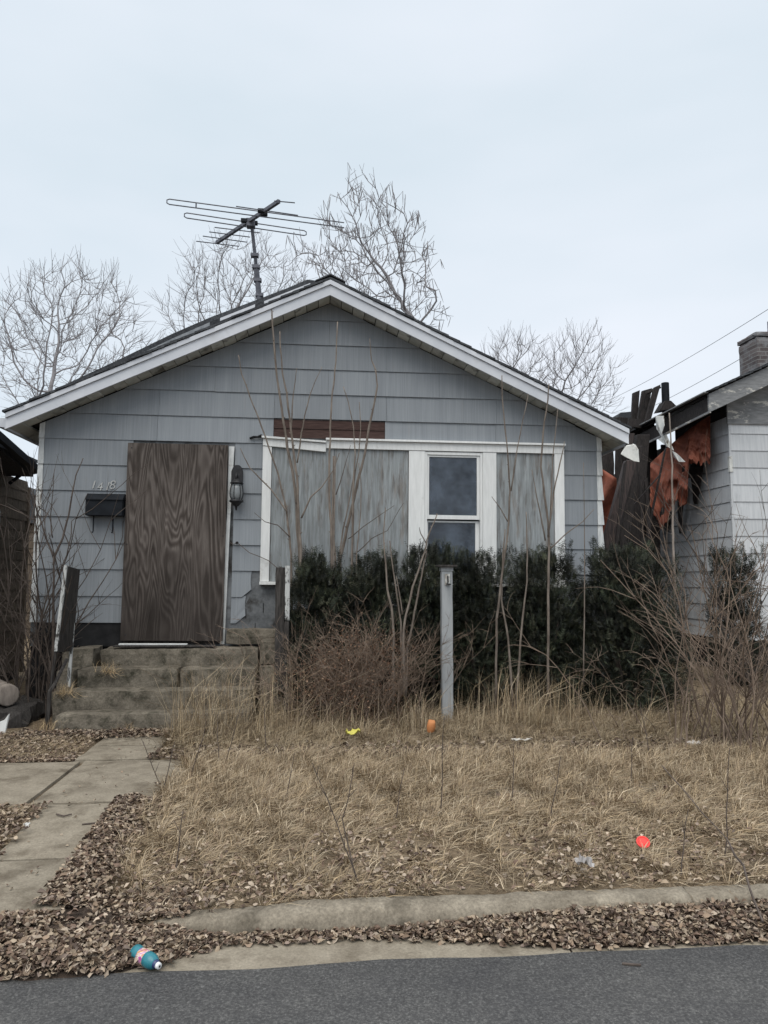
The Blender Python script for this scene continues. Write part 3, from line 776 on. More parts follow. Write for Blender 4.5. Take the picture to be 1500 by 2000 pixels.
for a, b in (((535.5, 392.4), (576, 396)), ((461, 403), (582, 420.5)), ((419, 444), (508, 454.7)), ((408.5, 452.8), (488.5, 463)), ((396, 461), (483, 473)), ((383, 471), (467, 481))):
    MB().tube([A(*a), A(*b)], .0062, 5).build('rod', MT['galv'], ant)
for a, b, right in (((331, 389), (672, 435), False), ((365, 416), (594, 450.5), True)):
    u, v = A(*a), A(*b); hh = Vector((0, 0, -.055)); e = (u - v).normalized() * .025
    pts = [v, u, u + e - Vector((0, 0, .012)), u + e + hh + Vector((0, 0, .012)), u + hh, v + hh]
    if right: pts += [v - e + hh + Vector((0, 0, .012)), v - e - Vector((0, 0, .012))]
    MB().tube(pts, .0065, 5, closed=right).build('folded_rod', MT['galv'], ant)
    if not right:
        w = u.lerp(v, .145); MB().tube([w, w + hh], .008, 5).build('spacer', MT['galv'], ant)
    w = u.lerp(v, .5)
for px, py in ((510, 412), (516, 418), (477, 431), (497, 436)):
    q = A(px, py); MB().box(q.x - .035, q.x + .035, q.y - .02, q.y + .02, q.z - .02, q.z + .022).build('insulator', MT['black_metal'], ant, bevel=.004)

# ------------------------------------------------------------------ front steps
st = thing('front_steps', 'cracked concrete front steps leading up to the boarded door', 'steps', (-1.4, 7.5, 0.1))
def step(x0, x1, y0, y1, z0, z1, seed, name='step', jit=.010):
    MB().rough(x0, x1, y0, y1, z0, z1, .055, jit, .012, seed).build(name, MT['stepc'], st)
step(-2.33, -0.62, 7.10, 7.40, 0.02, 0.277, 1)
step(-2.45, -0.62, 7.37, 7.66, 0.10, 0.443, 2)
step(-2.50, -2.335, 7.62, 7.95, 0.30, 0.605, 3, 'broken_step')
step(-2.305, -1.36, 7.62, 7.95, 0.30, 0.615, 4)
step(-1.345, -0.62, 7.615, 7.95, 0.30, 0.607, 12)
step(-2.55, -2.475, 7.92, 8.25, 0.50, 0.775, 5, 'broken_step')
step(-2.45, -2.235, 7.90, 8.25, 0.50, 0.790, 13, 'broken_step')
step(-2.17, -0.62, 7.89, 8.25, 0.50, 0.780, 7)
step(-0.60, -0.33, 7.75, 8.22, 0.05, 0.62, 8, 'cheek_block')
step(-0.60, -0.36, 7.80, 8.22, 0.625, 0.86, 9, 'cheek_block')
step(-0.97, -0.40, 8.06, 8.25, 0.80, 0.96, 10, 'rubble_block')
step(-2.44, -0.63, 7.70, 8.22, 0.0, 0.48, 11, 'core')

def plank(name, label, a, b, w, t, mat, roll=0.0):
    a, b = Vector(a), Vector(b); d = (b - a).normalized()
    s = d.cross(Vector((0, 0, 1))).normalized(); s = Matrix.Rotation(roll, 3, d) @ s; u = s.cross(d)
    o = thing(name, label, 'board', a)
    n = 5; lo = []
    m = MB()
    def ring(p, k): return [p - s*w/2 - u*t/2, p + s*w/2 - u*t/2, p + s*w/2 + u*t/2, p - s*w/2 + u*t/2]
    m.hexa(ring(a, 0), ring(b, 1)); m.build('plank', MT[mat], o, bevel=.002)
    return o
plank('loose_board', 'pale broken board lying on landing under plywood sheet', (-2.02, 8.02, .812), (-1.35, 8.06, .803), .07, .022, 'corner')
plank('loose_board', 'dark thin board lying at edge of the top step', (-2.05, 7.95, .803), (-1.05, 7.97, .795), .10, .016, 'darkwood')
plank('loose_board', 'short white block standing under corner of plywood sheet', (-1.965, 8.22, .795), (-1.965, 8.22, .875), .05, .05, 'corner')

# left stair rail: a leaning board wall with a white flaking front edge
lr = thing('stair_railing', 'leaning railing panel with white flaking edge, left of the steps', 'railing', at(105, 1400, 7.2))
t0, t1 = at(128, 1104, 7.2), at(108, 1272, 7.2)
dx = Vector((.014, 0, 0))
MB().hexa([t1 - dx, t1 + dx, t1 + dx + Vector((0, .025, 0)), t1 - dx + Vector((0, .025, 0))], [t0 - dx, t0 + dx, t0 + dx + Vector((0, .025, 0)), t0 - dx + Vector((0, .025, 0))]).build('edge_strip', MT['flaked'], lr)
bk0, bk1 = at(128, 1105, 7.23), at(108, 1275, 7.23)
r0, r1 = bk0 + Vector((.0, .40, -.03)), bk1 + Vector((.02, .40, -.02))
MB().hexa([bk1 - dx*.6, bk1 + dx*.6, r1 + dx*.6, r1 - dx*.6], [bk0 - dx*.6, bk0 + dx*.6, r0 + dx*.6, r0 - dx*.6]).build('panel', MT['darkwood'], lr)
t2, t3 = at(108, 1272, 7.22), at(97, 1350, 7.22)
MB().hexa([t3 - dx*.7, t3 + dx*.7, t3 + dx*.7 + Vector((0, .03, 0)), t3 - dx*.7 + Vector((0, .03, 0))], [t2 - dx*.7 - Vector((0,0,.004)), t2 + dx*.7- Vector((0,0,.004)), t2 + dx*.7 + Vector((0, .03, -.004)), t2 - dx*.7 + Vector((0, .03, -.004))]).build('lower_post', MT['darkwood'], lr)
t4, t5 = at(97, 1350, 7.2), at(90, 1436, 7.2)
MB().tube([t5 - Vector((0, 0, .08)), t4, t4 + Vector((.03, .02, .05)), t4 + Vector((.045, .3, .25))], [.020, .019, .017, .015], 6).build('base_rail', MT['darkwood'], lr)
q = at(150, 1118, 7.62)
MB().tube([q, Vector((q.x - .04, q.y, 0.45))], .018, 6).build('back_post', MT['flaked'], lr)
rr = thing('stair_railing', 'dark railing board with white flaking strip, right of the steps', 'railing', at(552, 1300, 7.6))
a, b = at(538, 1107, 7.6), at(557, 1245, 7.6)
MB().rough(a.x, b.x - .002, 7.6, 7.72, 0.40, a.z, .06, .006, .01, 3).build('board', MT['darkwood'], rr)
c, d = at(557, 1105, 7.59), at(565.5, 1212, 7.59)
MB().rough(c.x, d.x, 7.575, 7.66, d.z, c.z, .05, .003, .004, 5).build('edge_strip', MT['flaked'], rr)
MB().rough(c.x, d.x, 7.58, 7.66, 0.10, d.z - .003, .06, .004, .006, 6).build('lower_post', MT['darkwood'], rr)

# ------------------------------------------------------------------ grey box post in the yard
P = at(873.5, 1395, 7.35); px = P.x
po = thing('yard_post', 'tall grey wooden post standing in front of the yew hedge', 'post', (px, 7.35, 0.12))
MB().rough(px - .054, px + .054, 7.30, 7.408, 0.05, 1.545, .12, .0025, .004, 2).build('shaft', MT['post'], po)
MB().box(px - .060, px + .060, 7.296, 7.412, 1.5455, 1.585).build('collar', MT['post'], po, bevel=.003)
MB().box(px - .094, px + .094, 7.262, 7.446, 1.5855, 1.605).build('cap', MT['darkwood'], po, bevel=.003)
MB().box(px - .022, px + .026, 7.286, 7.299, 1.415, 1.52).build('hook_plate', MT['whitemetal'], po, bevel=.002)
MB().tube([(px + .004, 7.285, 1.50), (px + .004, 7.270, 1.44), (px - .012, 7.265, 1.425), (px + .03, 7.275, 1.42)], .007, 6).build('hook', MT['ironwork'], po)

# ------------------------------------------------------------------ the burnt white house on the right
BX, BY = 5.92, 10.6                # its near corner: side wall x, front wall y
bh = thing('burnt_house', 'white shingled house with fire-gutted side, at right edge', 'house', (BX, BY, 0.1))
def sooty():
    m, nt, b = base_mat('sooty_white_siding', 0.7, 0.3)
    f = noise(nt, coords(nt, (40, 40, 1.2), True), 1.0, 4, 0.6)
    c = ramp(nt, f, [(0.3, (0.50, 0.52, 0.54)), (0.7, (0.62, 0.635, 0.65))])
    # soot: blackens towards the burnt bay further back along the side wall, ragged edge
    tc = nt.nodes.new('ShaderNodeTexCoord'); sep = nt.nodes.new('ShaderNodeSeparateXYZ'); nt.links.new(tc.outputs['Object'], sep.inputs[0])
    n2 = noise(nt, tc.outputs['Object'], 2.2, 5, 0.65)
    ma = N(nt, 'ShaderNodeMath', operation='MULTIPLY_ADD'); ma.inputs[1].default_value = 1.3; nt.links.new(n2, ma.inputs[0]); nt.links.new(sep.outputs['Y'], ma.inputs[2])
    mb = N(nt, 'ShaderNodeMath', operation='MULTIPLY_ADD'); mb.inputs[1].default_value = 0.28; nt.links.new(sep.outputs['Z'], mb.inputs[0]); nt.links.new(ma.outputs[0], mb.inputs[2])
    so = ramp(nt, mb.outputs[0], [(0.0, (0, 0, 0)), (1.0, (1, 1, 1))])
    mr = nt.nodes.new('ShaderNodeMapRange'); mr.inputs['From Min'].default_value = 1.9; mr.inputs['From Max'].default_value = 3.7
    nt.links.new(mb.outputs[0], mr.inputs['Value'])
    c = mix(nt, mr.outputs['Result'], c, (0.035, 0.036, 0.04))
    g = noise(nt, coords(nt, (5, 5, 1), True), 1.2, 5, 0.7)
    c = mix(nt, ramp(nt, g, [(0.58, (0, 0, 0)), (0.75, (0.55, 0.55, 0.55))]), c, (0.20, 0.205, 0.21))
    c = obj_tint(nt, c, 0.93, 1.05)
    nt.links.new(c, b.inputs['Base Color']); bump(nt, b, f, 0.2, 0.003)
    return m
MT['sooty'] = sooty()
def peel():
    m, nt, b = base_mat('peeling_fascia', 0.8, 0.2)
    f = noise(nt, coords(nt, (1.2, 1, 3)), 2.6, 7, 0.68); g = noise(nt, coords(nt, (2, 2, 9)), 4, 5, 0.6)
    c = ramp(nt, g, [(0.3, (0.17, 0.175, 0.18)), (0.7, (0.29, 0.295, 0.30))])
    c = mix(nt, ramp(nt, f, [(0.56, (0, 0, 0)), (0.60, (1, 1, 1))]), c, (0.56, 0.545, 0.50))
    nt.links.new(c, b.inputs['Base Color']); bump(nt, b, f, 0.3, 0.004)
    return m
MT['peel'] = peel()
bz0, bp = 0.60, 0.2485
for k in range(13):
    zb, zt = bz0 + bp * k, bz0 + bp * (k + 1)
    # side wall, burnt away further back: fewer lengths as it rises
    end = [13.6, 13.6, 13.5, 13.4, 13.3, 13.2, 13.15, 13.0, 12.8, 12.2, 11.5, 11.35, 11.3][k]
    y = BY + 0.02; i = 0
    while y < end:
        y1 = min(y + (1.22 if i or k % 2 else 0.61), end)
        cut = random.uniform(0, .14) if y1 == end and k > 4 else 0
        fr = [(BX - .020, y, zb), (BX - .020, y1 - .003 - cut, zb + cut * .3), (BX - .006, y1 - .003, zt + .01), (BX - .006, y, zt + .01)]
        MB().hexa(fr, [(x + .006, yy, z) for x, yy, z in fr]).build('siding_panel', MT['sooty'], bh)
        y = y1; i += 1
    x = BX + 0.012; i = 0
    while x < 9.2:
        x1 = x + (1.22 if i or k % 2 else 0.61)
        fr = [(x, BY - .020, zb), (x1 - .003, BY - .020, zb), (x1 - .003, BY - .006, zt + .01), (x, BY - .006, zt + .01)]
        MB().hexa(fr, [(a, b + .006, z) for a, b, z in fr]).build('siding_panel', MT['sooty'], bh)
        x = x1; i += 1
MB().box(BX - .017, BX + .011, BY - .017, BY + .019, 0.56, 3.85).build('corner_board', MT['sooty'], bh)
MB().box(BX - .030, BX + .02, BY - .030, BY + .02, 3.02, 3.25).build('corner_trim', MT['whitemetal'], bh)
MB().box(BX, BX + .1, BY + .1, 12.3, 0.55, 4.1).build('wall_frame', MT['charred'], bh)
MB().box(BX, BX + .1, 12.3, 19.5, 0.55, 1.9).build('wall_frame', MT['charred'], bh)
MB().box(BX, 12.0, BY, BY + .1, 0.55, 4.0).build('wall_frame', MT['charred'], bh)
MB().box(11.9, 12.0, BY + .1, 19.5, 0.55, 4.0).build('wall_frame', MT['charred'], bh)
MB().box(BX, 12.0, 19.5, 19.6, 0.55, 4.0).build('wall_frame', MT['charred'], bh)
MB().box(BX + .1, 11.9, BY + .1, 19.5, 0.5, 0.549).build('floor_deck', MT['charred'], bh)
MB().box(7.6, 7.7, 11.0, 19.4, 0.56, 4.2).build('inner_wall', MT['charred'], bh)
MB().box(BX + .05, 12.0, BY + .06, 19.5, 0.0, 0.499).build('foundation', MT['black'], bh)
for y in np.arange(12.42, 19, .42):
    MB().box(BX + .01, BX + .09, y, y + .045, 1.902, 3.6 + .3 * math.sin(y * 3)).build('charred_stud', MT['charred'], bh)
# roof: front rake with peeling fascia, sooty eave, shingles, chimney
EX, EZ, SL = 5.43, 4.07, 0.46
def RZ(x): return EZ + SL * (x - EX) if x < 8.9 else EZ + SL * (8.9 - EX) - SL * (x - 8.9)
p = [(EX, 10.22, EZ - .26), (8.9, 10.22, RZ(8.9) - .26), (8.9, 10.22, RZ(8.9)), (EX, 10.22, EZ)]
MB().prism(p, (0, .04, 0)).build('rake_board', MT['peel'], bh)
p = [(12.37, 10.22, EZ - .26), (8.9, 10.22, RZ(8.9) - .26), (8.9, 10.22, RZ(8.9)), (12.37, 10.22, EZ)]
MB().prism(p, (0, .04, 0)).build('rake_board', MT['peel'], bh)
p = [(EX + .02, 10.261, EZ - .24), (8.9, 10.261, RZ(8.9) - .24), (8.9, 10.261, RZ(8.9) - .21), (EX + .02, 10.261, EZ - .21)]
MB().prism(p, (0, .36, 0)).build('soffit', MT['peel'], bh)
MB().prism([(BX - .04, 10.56, 3.72), (8.9, 10.56, 3.72), (8.9, 10.56, RZ(8.9) - .25), (BX - .04, 10.56, RZ(BX) - .25)], (0, .03, 0)).build('frieze_board', MT['peel'], bh)
MB().prism([(EX + .01, 10.262, EZ - .26), (EX + .05, 10.262, EZ - .26), (EX + .05, 10.262, EZ - .04), (EX + .01, 10.262, EZ - .04)], (0, 3.1, -.10)).build('eave_board', MT['charred'], bh)
MB().prism([(EX - .012, 10.20, EZ - .275), (EX + .01, 10.20, EZ - .275), (EX + .01, 10.20, EZ - .245), (EX - .012, 10.20, EZ - .245)], (0, 3.0, -.10)).build('drip_edge', MT['peel'], bh)
MB().prism([(EX - .09, 10.18, EZ + .005), (EX - .03, 10.18, EZ + .005), (EX - .03, 10.18, EZ + .022), (EX - .09, 10.18, EZ + .022)], (0, 2.2, -.02)).build('roof_edge_metal', MT['peel'], bh)
nrow = 27
for i in range(nrow):
    xa = EX - .06 + i * (8.9 - EX) / nrow; xb = xa + (8.9 - EX) / nrow + .05
    yb = 13.2 + .25 * i + .4 * math.sin(i * 1.9)
    p = [(xa, 10.16 + random.uniform(-.02, .02), RZ(xa) + .035), (xb, 10.16, RZ(xb) + .018), (xb, 10.16, RZ(xb) + .040), (xa, 10.16, RZ(xa) + .058)]
    MB().prism(p, (0, yb - 10.16, -.05)).build('shingle_course', MT['shingle'], bh)
    xa, xb = 17.8 - xa, 17.8 - xb
    p = [(xa, 10.16, EZ + SL * (12.37 - xa) + .035), (xb, 10.16, EZ + SL * (12.37 - xb) + .018), (xb, 10.16, EZ + SL * (12.37 - xb) + .040), (xa, 10.16, EZ + SL * (12.37 - xa) + .058)]
    MB().prism(p, (0, 9.4, 0)).build('shingle_course', MT['shingle'], bh)
p = [(EX, 10.265, EZ - .02), (8.9, 10.265, RZ(8.9) - .02), (8.9, 10.265, RZ(8.9) + .012), (EX, 10.265, EZ + .012)]
MB().prism(p, (0, 3.0, -.04)).build('roof_deck', MT['charred'], bh)
# chimney, weathered brick with a worn cap
c0, c1 = at(1474, 716, 12.6), at(1475, 650, 12.6)
m, nt, b = base_mat('old_brick', 0.95, 0.1)
br = N(nt, 'ShaderNodeTexBrick'); br.inputs['Scale'].default_value = 1.0
br.inputs['Brick Width'].default_value = .21; br.inputs['Row Height'].default_value = .072; br.inputs['Mortar Size'].default_value = .008
br.inputs['Color1'].default_value = (.10, .085, .085, 1); br.inputs['Color2'].default_value = (.17, .15, .15, 1); br.inputs['Mortar'].default_value = (.21, .205, .20, 1)
tc = nt.nodes.new('ShaderNodeTexCoord'); mp = nt.nodes.new('ShaderNodeMapping'); mp.inputs['Rotation'].default_value = (R(90), 0, 0)
nt.links.new(tc.outputs['Object'], mp.inputs['Vector']); nt.links.new(mp.outputs['Vector'], br.inputs['Vector'])
gr = noise(nt, tc.outputs['Object'], 4, 6, .7)
cc = mix(nt, ramp(nt, gr, [(.45, (0, 0, 0)), (.6, (.85, .85, .85))]), br.outputs['Color'], (.23, .235, .245))
nt.links.new(cc, b.inputs['Base Color']); bump(nt, b, br.outputs['Fac'], -.5, .01); MT['brick'] = m
ch = MB()
ch.rough(c0.x, c0.x + .85, 12.5, 13.1, 4.2, c1.z - .10, .08, .010, .012, 4)
ch.rough(c0.x - .02, c0.x + .87, 12.48, 13.12, c1.z - .098, c1.z, .08, .010, .022, 9)
cho = ch.build('chimney', MT['brick'], bh)
MB().lathe((c0.x + .4, 12.8, c1.z), (0, 0, 1), [(0, .012), (.28, .010)], 6).build('chimney_rod', MT['galv'], cho)
MB().rough(c0.x + .02, c0.x + .30, 12.44, 12.5, 4.72, 4.86, .05, .02, .03, 3).build('flashing_mortar', MT['corner'], cho)

# black metal vent pipe on its tipped flashing
v0, v1 = at(1300.5, 795, 12.6), at(1300.5, 746, 12.6)
vp = thing('vent_pipe', 'dark round vent pipe standing on the burnt roof', 'pipe', v0)
MB().lathe(v0 - Vector((0, 0, .1)), (0, 0, 1), [(0, .066), (.52, .066), (.525, .058)], 14).build('pipe', MT['black_metal'], vp, smooth=False)
MB().prism([v0 + Vector((-.16, -.1, -.09)), v0 + Vector((.17, -.1, -.03)), v0 + Vector((.05, -.1, .09)), v0 + Vector((-.05, -.1, .09))], (0, .24, 0)).build('flashing', MT['charred'], vp)

# charred rafters still standing on the caved-in roof
raft = [((1236, 830), (1241, 768), 12.9, .10, 'left-hand charred rafter stub sticking up at the burnt eave'),
        ((1249, 822), (1262, 764), 12.7, .15, 'middle charred rafter stub sticking up at the burnt eave'),
        ((1262, 812), (1282, 757), 12.5, .09, 'slanting charred rafter stub nearest to the vent pipe')]
for a, b, Y, w, lab in raft:
    a, b = at(*a, Y), at(*b, Y)
    o = thing('rafter', lab, 'rafter', a, group='charred rafters of the burnt roof')
    MB().hexa([a + Vector((-w/2, -.03, -.15)), a + Vector((w/2, -.03, -.15)), a + Vector((w/2, .03, -.15)), a + Vector((-w/2, .03, -.15))],
              [b + Vector((-w/2, -.03, 0)), b + Vector((w/2 + .02, -.03, .05)), b + Vector((w/2 + .02, .03, .05)), b + Vector((-w/2, .03, 0))]).build('timber', MT['charred'], o)
a, b = at(1262, 768, 12.6), at(1290, 755, 12.5)
o = thing('rafter', 'charred cross piece lying over the rafter stubs', 'rafter', a)
MB().tube([a, b], .03, 5).build('timber', MT['charred'], o)
# caved-in roof slab in the gap between the houses
rs = thing('fallen_roof', 'dark slab of fallen roof behind the grey eave', 'roof', at(1210, 830, 13.6))
pts = [at(1195, 830, 13.6), at(1212, 806, 13.6), at(1240, 803, 13.6), at(1262, 820, 13.6), at(1262, 850, 13.6), at(1195, 850, 13.6)]
MB().prism(pts, (.2, 2.6, .1)).build('slab', MT['shingle'], rs)
for i in range(4):
    a = at(1240 + i * 12, 825 + i * 4, 12.4 + .1 * i); b = a + Vector((.15, .25, -.28))
    o = MB().hexa([a + Vector((-.12, 0, -.06)), a + Vector((.12, 0, -.1)), a + Vector((.12, .05, -.1)), a + Vector((-.12, .05, -.06))],
              [a + Vector((-.10, 0, .07)), a + Vector((.13, 0, .05)), a + Vector((.13, .05, .05)), a + Vector((-.10, .05, .07))]).build('charred_block', MT['charred'], rs)
# charred posts leaning in the gap
posts = [((1183, 1075), (1231, 900), 10.2, .155, 'charbrown', 'scorched brown post leaning beside the grey corner'),
         ((1212, 1085), (1244, 872), 10.5, .13, 'charred', 'black post just right of the scorched brown post'),
         ((1236, 1085), (1254, 850), 11.2, .20, 'charred', 'wide black charred plank in the gap, under the eave'),
         ]
for a, b, Y, w, mt, lab in posts:
    a, b = at(*a, Y), at(*b, Y)
    o = thing('charred_post', lab, 'post', (a.x - .25 * (a - b).x, Y, 0.1), group='burnt timbers between the houses')
    a2 = a + (a - b).normalized() * max(0, (a.z - .1)) * 1.02
    MB().hexa([a2 + Vector((-w/2, -.06, 0)), a2 + Vector((w/2, -.06, 0)), a2 + Vector((w/2, .06, 0)), a2 + Vector((-w/2, .06, 0))],
              [b + Vector((-w/2, -.06, 0)), b + Vector((w/2, -.06, 0)), b + Vector((w/2, .06, 0)), b + Vector((-w/2, .06, 0))]).build('timber', MT[mt], o, bevel=.008)
bw = thing('charred_partition', 'wall of black charred boards closing the gap behind burnt posts', 'partition', (4.6, 12.9, .1))
for i in range(9):
    x = 3.55 + i * .26; h = (2.75 if x < 4.0 else 3.85 if x < 4.6 else 4.2) + .12 * math.sin(i * 2.3)
    MB().rough(x, x + .255, 12.9 + .03 * (i % 2), 12.95 + .03 * (i % 2), 0.05, h, .3, .02, .02, i).build('charred_board', MT['charred'], bw)

for i, (a, b, Y, w) in enumerate((((1205, 1060), (1222, 905), 10.0, .05), ((1256, 1075), (1248, 880), 10.9, .045), ((1262, 1060), (1300, 880), 11.3, .04), ((1228, 1000), (1290, 930), 10.8, .035), ((1270, 1080), (1262, 940), 11.0, .06))):
    a, b = at(*a, Y), at(*b, Y); d = (b - a).normalized(); sx = Vector((w / 2, 0, 0)); sy = Vector((0, .018, 0)); a = a - d * max(0, (a.z - .1) / max(d.z, .5))
    o = thing('charred_lath', ['thin black lath in front of the scorched brown post', 'narrow charred lath beside the wide black plank', 'slanting charred lath leaning towards the red tarp', 'low slanting charred stick across the burnt gap', 'short charred lath under the torn red tarp'][i], 'lath', a, 'burnt laths between the houses')
    MB().hexa([a - sx - sy, a + sx - sy, a + sx + sy, a - sx + sy], [b - sx - sy, b + sx * .6 - sy + Vector((0, 0, .05)), b + sx * .6 + sy + Vector((0, 0, .05)), b - sx + sy]).build('strip', MT['charred'], o)
# red tarp hung over the burnt bay, torn at the bottom
def tarp(name, label, fn, edge, nu=26, nv=22, holes=()):
    V = []; F = []
    for j in range(nv + 1):
        for i in range(nu + 1):
            V.append(fn(i / nu, j / nv))
    for j in range(nv):
        for i in range(nu):
            u, v = (i + .5) / nu, (j + .5) / nv
            if any((u - a) ** 2 / r ** 2 + (v - b) ** 2 / s ** 2 < 1 for a, b, r, s in holes): continue
            F.append((j*(nu+1)+i, j*(nu+1)+i+1, (j+1)*(nu+1)+i+1, (j+1)*(nu+1)+i))
    b = MB().add(V, F)
    root = thing(name, label, 'tarp', V[0])
    o = b.build('sheet', MT['tarp'], root, smooth=True)
    so = o.modifiers.new('thickness', 'SOLIDIFY'); so.thickness = .004
    return root
def tarp_fn(u, v):
    # top edge from (1387,812) back to (1262,880); bottom edge ragged
    tx, ty = 1387 + (1270 - 1387) * u, 812 + (905 - 812) * u ** 1.2
    bot = [(0, 903), (.22, 905), (.36, 905), (.38, 982), (.46, 990), (.55, 975), (.62, 990), (.75, 1022), (.82, 1035), (.9, 1010), (1, 985)]
    for q in range(len(bot) - 1):
        if bot[q][0] <= u <= bot[q + 1][0]:
            t = (u - bot[q][0]) / (bot[q + 1][0] - bot[q][0]); by = bot[q][1] + (bot[q + 1][1] - bot[q][1]) * t; break
    by += 12 * mnoise.noise(Vector((u * 23, 0, 0))) + 7 * mnoise.noise(Vector((u * 60, 3, 0)))
    py = ty + (by - ty) * v
    X = 5.80 - .45 * u - .10 * v + .04 * math.sin(u * 17 + v * 6) * (.3 + .7 * v) + .10 * abs(mnoise.noise(Vector((u * 5 + v * 3.5, v * 1.6, 1.7)))) + 0.012 * abs(mnoise.noise(Vector((u * 12 - v * 5, v * 5, 4.7))))
    return atx(tx, py, X)
tarp('tarp', 'torn red brown tarp hanging over the burnt house side', tarp_fn, None, 80, 56, holes=((.45, .50, .03, .04), (.80, .80, .04, .05)))
def tarp2(u, v):
    px = 1170 + 34 * u + 3 * math.sin(v * 7) - 14 * v * u; py = 912 + 22 * u + (150 - 12 * u) * v
    return at(px, py, 11.4 + .12 * math.sin(u * 5 + v * 9) + .3 * v)
tarp('tarp', 'red tarp strip showing between grey house corner and burnt posts', tarp2, None, 14, 16)
# a shred of white sheet metal hanging in front, and torn black felt
sm = thing('metal_shred', 'twisted strip of white flashing dangling before the burnt eave', 'flashing', atx(1290, 850, 5.3))
pts = [[(1280, 812), (1296, 812), (1297, 832), (1292, 848), (1282, 838)], [(1283, 838), (1293, 846), (1304, 872), (1314, 878), (1300, 868)], [(1285, 858), (1301, 848), (1316, 880), (1303, 872)], [(1312, 880), (1322, 886), (1338, 902), (1326, 902), (1316, 892)]]
for i, pl in enumerate(pts):
    X = 5.28 + .04 * i
    MB().prism([atx(a, b, X + .03 * math.sin(k * 2.0)) for k, (a, b) in enumerate(pl)], (.006, 0, 0)).build('strip', MT['whitemetal'], sm)
def felt(px0, px1, py0, py1, lab):
    o = thing('torn_felt', lab, 'roofing felt', atx(px0, py0, 5.83), group='rags of felt on the burnt wall')
    n = 9; V = []; F = []
    for i in range(n + 1):
        t = i / n; y = py0 + (py1 - py0) * t
        w = (px1 - px0) * (1 - t * .8) * .5; c = (px0 + px1) / 2 + 5 * mnoise.noise(Vector((t * 4, px0, 0)))
        V += [atx(c - w, y, 5.82 - .05 * math.sin(t * 5)), atx(c + w, y + 4 * mnoise.noise(Vector((t * 5, px1, 2))), 5.84)]
    for i in range(n): F.append((2*i, 2*i+1, 2*i+3, 2*i+2))
    b = MB().add(V, F).build('rag', MT['charred'], o); b.modifiers.new('thickness', 'SOLIDIFY').thickness = .006
felt(1345, 1375, 905, 985, 'rag of black felt hanging right below the red tarp corner')
felt(1320, 1338, 945, 1042, 'long rag of black felt hanging down from the red tarp')
felt(1283, 1312, 1000, 1032, 'short scorched scrap under the middle of the red tarp')
bc = thing('burnt_bay', 'scorched cladding remnant behind the torn red tarp', 'cladding', (5.9, 12.2, 2))
MB().box(5.9155, 5.9185, 11.36, 13.4, 2.95, 3.75).build('sheet', MT['charred'], bc)

# ------------------------------------------------------------------ brown shingled house on the left
LX = -4.10
lh = thing('brown_house', 'brown shingled house at left edge with dark overhanging eave', 'house', (LX, 10, 0.1))
MT['brownshingle'] = two('brown_shingle', (0.10, 0.078, 0.058), (0.19, 0.152, 0.116), 7, (9, 9, 1), 0.9, 0.4, 0.006, tint=(0.8, 1.2))
MB().box(LX - 5.5, LX - .012, 5.8, 11.05, 0.0, 2.75).build('wall', MT['darkwood'], lh)
me = None
for k in range(19):
    zb = 0.25 + k * .135; y = 8.9 - (k % 2) * .08 - random.uniform(0, .05)
    while y < 11.0:
        w = random.uniform(.16, .26); y1 = min(y + w, 11.06)
        if y1 - y > .03:
            fr = [(LX + .014, y, zb + random.uniform(-.004, .004)), (LX + .014, y1 - .004, zb + random.uniform(-.004, .004)), (LX + .003, y1 - .004, zb + .15), (LX + .003, y, zb + .15)]
            MB().hexa(fr, [(x - .008, a, z) for x, a, z in fr]).build('wall_shingle', MT['brownshingle'], lh)
        y = y1
MB().box(LX - .01, LX + .03, 11.055, 11.10, 0.2, 2.75).build('corner_board', MT['brownshingle'], lh)
# window trim strip at the picture's edge
MB().box(LX + .016, LX + .05, 9.95, 10.06, 1.55, 2.35).build('window_casing', MT['trim'], lh)
MB().box(LX + .016, LX + .03, 9.3, 9.945, 1.55, 2.35).build('window_glass', MT['black_metal'], lh)
def ev(px, py, X): return atx(px, py, X)
e0, e1 = atx(-60, 803, LX + .36), atx(65, 912, LX + .36)
MB().hexa([e0 + Vector((0, 0, -.13)), e1 + Vector((0, 0, -.13)), e1 + Vector((-.45, 0, -.12)), e0 + Vector((-.45, 0, -.12))], [e0, e1, e1 + Vector((-.45, 0, .22)), e0 + Vector((-.45, 0, .22))]).build('eave', MT['darkwood'], lh)
MB().hexa([e0 + Vector((.005, 0, -.10)), e1 + Vector((.005, 0, -.10)), e1 + Vector((.085, 0, -.08)), e0 + Vector((.085, 0, -.08))], [e0 + Vector((.005, 0, -.005)), e1 + Vector((.005, 0, -.005)), e1 + Vector((.10, 0, -.005)), e0 + Vector((.10, 0, -.005))]).build('gutter', MT['black_metal'], lh)
zt = (e0.z + e1.z) / 2
MB().prism([(LX + .40, 5.4, zt - .02), (LX - 2.7, 5.4, zt + 1.25), (LX - 5.9, 5.4, zt - .02), (LX - 5.9, 5.4, zt - .06), (LX - 2.7, 5.4, zt + 1.18), (LX + .40, 5.4, zt - .06)], (0, 5.35, -.05)).build('roof', MT['shingle'], lh)
q = atx(52, 905, LX + .3)
MB().tube([q, q + Vector((-.02, .02, -.10)), q + Vector((-.24, .1, -.25))], .025, 6).build('downspout', MT['black_metal'], lh)
lamp = atx(31, 903, LX + .22)
MB().lathe(lamp, (0, 0, -1), [(0, .02), (.03, .032), (.06, .015)], 8).build('bulb_socket', MT['whitemetal'], lh)
